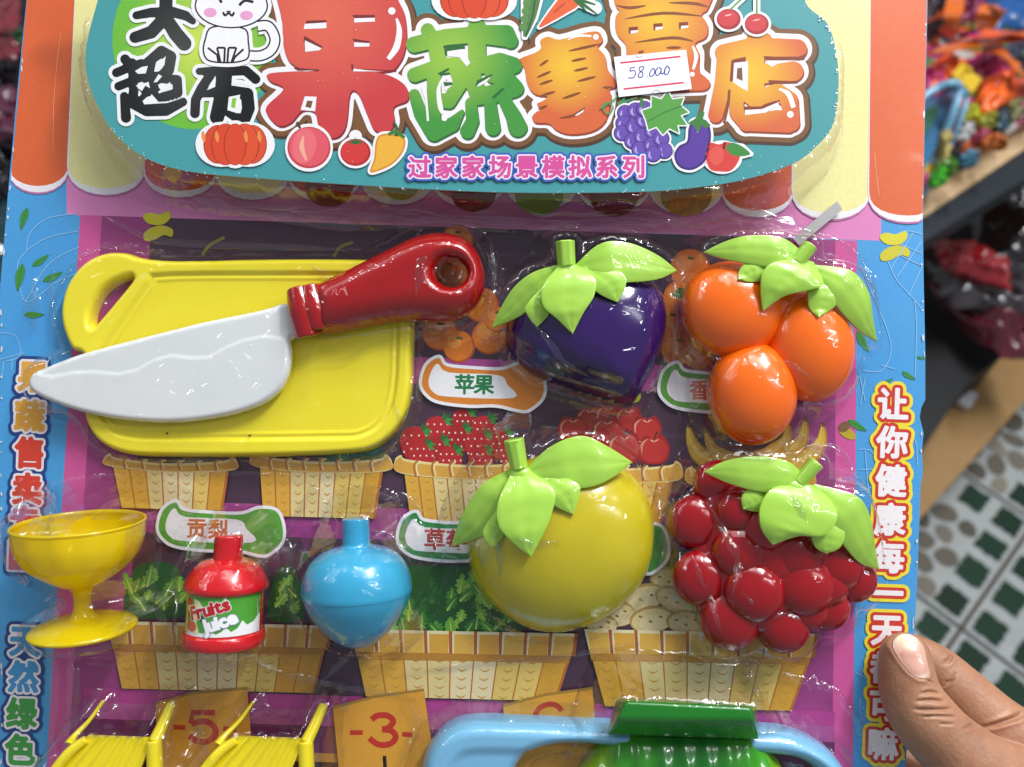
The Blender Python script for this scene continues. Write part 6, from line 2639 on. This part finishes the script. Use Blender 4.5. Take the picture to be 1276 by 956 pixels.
bk = prism('shelf_back', [(1080, 420), (1090, 180), (1500, 20), (1500, 420)], 0.16, 0.012, simple('dark_panel', '#17181b', 0.6))
wthing(bk, 'dark panel under the upper shelf', 'panel')

us = bpy.data.objects.new('upper_shelf', None)
col.objects.link(us)
us.location = G(1210, 240, 0.62)
tag(us, 'pale wooden upper shelf with a dark metal front edge, piled with colourful toys', 'shelf')
prism('shelf_board', [(1080, 300), (1154, 268), (1276, 186), (1500, 20), (1500, -240), (1080, -240)], 0.62, 0.02, WOOD, us)
prism('shelf_edge', [(1080, 335), (1152, 300), (1276, 224), (1500, 72), (1500, 25), (1276, 188), (1154, 270), (1080, 303)], 0.615, 0.03, simple('grey_metal', '#3b4248', 0.4, 0.6), us)

SH = 0.64
toyc = lambda nm, c, c2=None, r=0.25: simple(nm, c, r, coat=0.4, gscale=80, c2=c2)


def ribbon(pix, z, wd, mat, label, seed):
    pts = [G(x, y, z + dz) for x, y, dz in pix]
    p = [np.array(v) for v in pts]
    q = []
    n_ = len(p)
    for i in range(n_ - 1):
        a_, b_, c_, d_ = p[max(i - 1, 0)], p[i], p[i + 1], p[min(i + 2, n_ - 1)]
        for j in range(8):
            t = j / 8
            q.append(0.5 * (2 * b_ + (c_ - a_) * t + (2 * a_ - 5 * b_ + 4 * c_ - d_) * t * t + (3 * b_ - 3 * c_ + d_ - a_) * t ** 3))
    q.append(p[-1])
    V, Fc = [], []
    for i in range(len(q)):
        t = q[min(i + 1, len(q) - 1)] - q[max(i - 1, 0)]
        t /= np.linalg.norm(t)
        up = np.array([0.3 * math.sin(i * .3 + seed), 0.3, 1.0])
        s_ = np.cross(t, up)
        s_ /= np.linalg.norm(s_)
        k = np.cross(s_, t)
        for a_, b_ in ((-1, 1), (1, 1), (1, -1), (-1, -1)):
            V.append(tuple(q[i] + s_ * a_ * wd + k * b_ * 0.0015))
    for i in range(len(q) - 1):
        for k in range(4):
            Fc.append((i * 4 + k, i * 4 + (k + 1) % 4, (i + 1) * 4 + (k + 1) % 4, (i + 1) * 4 + k))
    Fc += [(0, 1, 2, 3), tuple(len(V) - 4 + k for k in (3, 2, 1, 0))]
    o = mobj('orange_ribbon', V, Fc, mat, None, True, world=True)
    fix_normals(o)
    e = o.modifiers.new('e', 'EDGE_SPLIT')
    tag(o, label, 'ribbon', 'orange ribbons on the upper shelf')


OR = toyc('orange_strap', '#e0701c', '#c85a12')
OR2 = toyc('bright_orange_strap', '#f0601e', '#e04a14')
ribbon([(1140, 70, .03), (1175, 62, .05), (1215, 55, .05), (1276, 45, .04), (1330, 40, .02)], SH + .06, 0.012, OR, 'broad orange strap running level across the pile of toys beside the card', 1)
ribbon([(1180, 45, 0), (1186, 25, .03), (1190, 5, .04), (1196, -30, .02)], SH + .05, 0.014, OR, 'orange strap standing upright behind the pile, nearest the card', 2)
ribbon([(1226, 40, 0), (1225, 20, .03), (1232, 8, .04), (1246, 12, .04), (1240, 22, .02), (1230, 34, 0)], SH + .06, 0.010, OR, 'small orange strap folded into a loop', 3)
ribbon([(1234, 62, .02), (1246, 66, .03), (1262, 78, .03), (1276, 92, .02), (1320, 110, 0)], SH + .07, 0.012, OR, 'orange strap sloping down towards the right edge', 4)
ribbon([(1150, 30, 0), (1170, 20, .02), (1185, 12, .02)], SH + .04, 0.008, OR2, 'short bright orange strap at the top beside the card', 5)
ribbon([(1195, 52, .03), (1225, 44, .05), (1250, 40, .05), (1290, 48, .03)], SH + .07, 0.016, OR2, 'wide bright orange strap behind the looped one', 6)
crumpled('orange_bag', [(1150, 85), (1190, 72), (1200, 100), (1160, 112)], SH + .06, 0.02, OR2, 'crumpled bright orange wrapper left of the yellow buckle', 'wrapper', 21, th=0.02)
crumpled('orange_bag', [(1218, 108), (1262, 90), (1270, 120), (1222, 148)], SH + .05, 0.02, toyc('red_orange', '#f2521c', '#e8781c'), 'crumpled red-orange wrapper right of the yellow buckle', 'wrapper', 22, th=0.02)
crumpled('pink_bag', [(1140, 92), (1170, 92), (1176, 118), (1142, 122)], SH + .05, 0.02, toyc('hot_pink', '#d23a8c', '#b82a72'), 'hot pink wrapper touching the card edge', 'wrapper', 23, th=0.02)
crumpled('pink_bag', [(1206, 74), (1250, 70), (1256, 104), (1212, 104)], SH + .05, 0.02, toyc('magenta_toy', '#b52a72', '#8a1c54'), 'magenta wrapper between the orange straps', 'wrapper', 24, th=0.02)
crumpled('pink_bag', [(1190, -10), (1224, -14), (1222, 20), (1198, 26)], SH + .04, 0.02, toyc('dull_magenta', '#96305a', '#6d2040'), 'dull magenta wrapper at the top of the picture', 'wrapper', 25, th=0.02)
crumpled('blue_box', [(1222, -30), (1310, -30), (1310, 34), (1236, 36)], SH + .03, 0.01, toyc('blue_box_card', '#1f5a9c', '#184a86'), 'deep blue toy package in the top right corner', 'package', 26, th=0.03)
crumpled('dark_bag', [(1140, -20), (1190, -20), (1184, 60), (1140, 66)], SH + .02, 0.02, toyc('dim_wrap', '#4a3a3c', '#2c2228'), 'dark crumpled wrapper behind the orange straps', 'wrapper', 27, th=0.02)
crumpled('dark_bag', [(1240, 56), (1300, 52), (1310, 96), (1252, 92)], SH + .03, 0.02, toyc('slate_wrap', '#3c4454', '#282c3a'), 'slate wrapper below the right-hand straps', 'wrapper', 28, th=0.02)
bu = empty('yellow_buckle', G(1205, 96, SH + .1), 'yellow plastic toy buckle lying between pink and orange wrappers', 'buckle', world=True)
YG = toyc('buckle_yellow', '#d8b428', '#c49c1c')
for q in ([(1186, 92), (1198, 78), (1206, 84), (1194, 100)], [(1200, 78), (1212, 86), (1208, 92), (1197, 84)], [(1196, 100), (1206, 86), (1224, 98), (1212, 116)]):
    prism('bar', q, SH + .10, 0.015, YG, bu)
m, n, l, b = nodes_of('assorted_toys')
tq = n.new('ShaderNodeTexCoord')
vq = n.new('ShaderNodeTexVoronoi')
vq.inputs['Scale'].default_value = 34
nq = noise_node(n, l, 30, 2)
va = n.new('ShaderNodeVectorMath')
va.operation = 'MULTIPLY_ADD'
l.new(nq.outputs['Color'], va.inputs[0])
va.inputs[1].default_value = (0.03, 0.03, 0.03)
l.new(tq.outputs['Object'], va.inputs[2])
l.new(va.outputs[0], vq.inputs['Vector'])
sq = n.new('ShaderNodeSeparateColor')
l.new(vq.outputs['Color'], sq.inputs[0])
rq = n.new('ShaderNodeValToRGB')
rq.color_ramp.interpolation = 'CONSTANT'
eq = rq.color_ramp.elements
eq[0].position = 0
eq[0].color = (*lin('#b8301c'), 1)
eq[1].position = 0.9
eq[1].color = (*lin('#d8d0c8'), 1)
for pp, cc in ((.12, '#e06a1c'), (.26, '#8c1c50'), (.38, '#2c5c6c'), (.5, '#c8a82c'), (.6, '#d8388c'), (.7, '#3c7c34'), (.8, '#241c24')):
    x_ = eq.new(pp)
    x_.color = (*lin(cc), 1)
l.new(sq.outputs[0], rq.inputs[0])
l.new(rq.outputs[0], b.inputs['Base Color'])
b.inputs['Roughness'].default_value = 0.2
b.inputs['Coat Weight'].default_value = 0.6
ASS = m
crumpled('toy_bag', [(1120, 40), (1340, 20), (1320, 128), (1120, 250)], SH + .012, 0.03, ASS, 'big clear bag of assorted small colourful toys under the orange straps', 'toy bag', 90, n=50, th=0.022)
# clear blue case standing on its edge
cs = empty('clear_case', G(1170, 170, SH), 'pale blue clear plastic toy case leaning against the card, with green contents', 'toy case', world=True)
rim = [(1140, 236, .0), (1150, 220, .01), (1172, 180, .04), (1188, 140, .08), (1196, 112, .10), (1188, 104, .11), (1168, 110, .10), (1148, 124, .09), (1136, 140, .08)]
tube('case_rim', [tuple(G(x, y, SH + dz)) for x, y, dz in rim], 0.006, toyc('pale_blue_rim', '#7fb0cc', '#5f94b4', 0.1), cs, 10, world=True)
tube('case_rim', [tuple(G(x + 9, y + 8, SH + dz - .01)) for x, y, dz in rim[:6]], 0.004, toyc('pale_blue_rim', '#7fb0cc'), cs, 10, world=True)
prism('case_panel', [(1132, 240), (1148, 218), (1168, 180), (1184, 140), (1190, 114), (1170, 114), (1130, 146)], SH + .05, 0.004, toyc('case_blue', '#3a6c96', '#2f5c7c', 0.15), cs)
prism('green_insert', [(1130, 170), (1150, 140), (1165, 128), (1170, 140), (1156, 166), (1138, 184)], SH + .058, 0.006, toyc('case_green', '#2f6a3c', '#2a4f5c'), cs)
# small printed toys in the foreground of the shelf
for k, (x, y, r1, r2, c, lb) in enumerate(((1206, 142, 11, 8, '#c8cc2c', 'small yellow toy ring on the shelf'), (1202, 165, 8, 10, '#c9c9c9', 'small white and black toy lying on the shelf'), (1186, 196, 8, 6, '#15161a', 'small black toy near the clear blue case'),
                                           (1230, 152, 12, 8, '#a8a82c', 'olive yellow toy wrapper lying on the shelf'), (1222, 172, 12, 6, '#b03a5c', 'rose toy wrapper lying on the shelf'), (1246, 150, 8, 16, '#2c4c5c', 'dark teal toy wrapper lying on the shelf'),
                                           (1206, 200, 10, 6, '#4c8ca8', 'light blue toy wrapper at the shelf front'), (1168, 222, 8, 8, '#4cc02c', 'bright green toy at the shelf front beside the card'), (1180, 210, 12, 5, '#5c9c2c', 'leaf green toy wrapper at the shelf front'),
                                           (1236, 178, 18, 5, '#e07a34', 'flat orange card strip at the shelf front'), (1262, 140, 10, 14, '#8c8c5c', 'khaki toy wrapper near the right edge'), (1270, 112, 12, 12, '#d8584c', 'coral toy wrapper near the right edge'),
                                           (1176, 184, 4, 30, '#b8a45c', 'thin straw-coloured strip leaning by the clear case'))):
    crumpled('small_toy', [(x - r1, y - r2 * .4), (x + r1 * .5, y - r2), (x + r1, y + r2 * .4), (x - r1 * .5, y + r2)], SH + .05, 0.004, toyc('small_toy_%s' % c[1:], c, None, 0.3), lb, 'toy', 40 + k, n=16, th=0.014)

# goods at the left edge, behind the card
crumpled('dark_package', [(-60, -60), (60, -60), (50, 130), (-60, 130)], 0.78, 0.03, toyc('navy_wrap', '#221a22', '#160f18', 0.2), 'dark plastic-wrapped package behind the top left corner of the card', 'package', 61, th=0.03)
crumpled('magenta_toy', [(-30, 110), (50, 120), (40, 175), (-30, 175)], 0.84, 0.01, toyc('plum_toy', '#5c2038', '#451830', 0.3), 'plum-coloured toy peeping out behind the left edge of the card', 'toy', 62, th=0.02)
crumpled('dark_package', [(-60, 165), (40, 165), (40, 250), (-60, 250)], 0.76, 0.03, toyc('ink_wrap', '#14141e', '#0e0c14', 0.2), 'near-black wrapper below the plum toy at the left edge', 'package', 63, th=0.03)
crumpled('teal_package', [(-60, 240), (30, 245), (20, 420), (-60, 420)], 0.74, 0.04, toyc('teal_wrap', '#2c4c54', '#1c3038', 0.15), 'dim teal plastic package at the left edge beside the blue column', 'package', 64, th=0.03)
ls = prism('left_shelf', [(-120, -200), (80, -200), (60, 460), (-120, 460)], 0.68, 0.02, simple('dark_shelf', '#1c1a1c', 0.6))
wthing(ls, 'dark shelf seen behind the left edge of the card', 'shelf')
a_ = [(8, 20, 16, 22, '#8a2c34'), (4, 60, 20, 14, '#7a2630'), (24, 44, 6, 8, '#2c5c34')]
for k, (x, y, r1, r2, c) in enumerate(a_):
    crumpled('printed_patch', [(x - r1, y - r2), (x + r1, y - r2), (x + r1, y + r2), (x - r1, y + r2)], 0.835, 0.004, toyc('patch_' + c[1:], c), ['dim red fruit picture on the dark package at the top left', 'second dim red fruit picture, just below the first', 'small green leaf picture on the dark package'][k], 'picture', 70 + k, n=10, th=0.004)

# ------------------------------------------------------------ put the card and all that is on it in the hand
for o in ROOTS:
    o.matrix_world = MCARD @ Matrix.Translation(o.location)
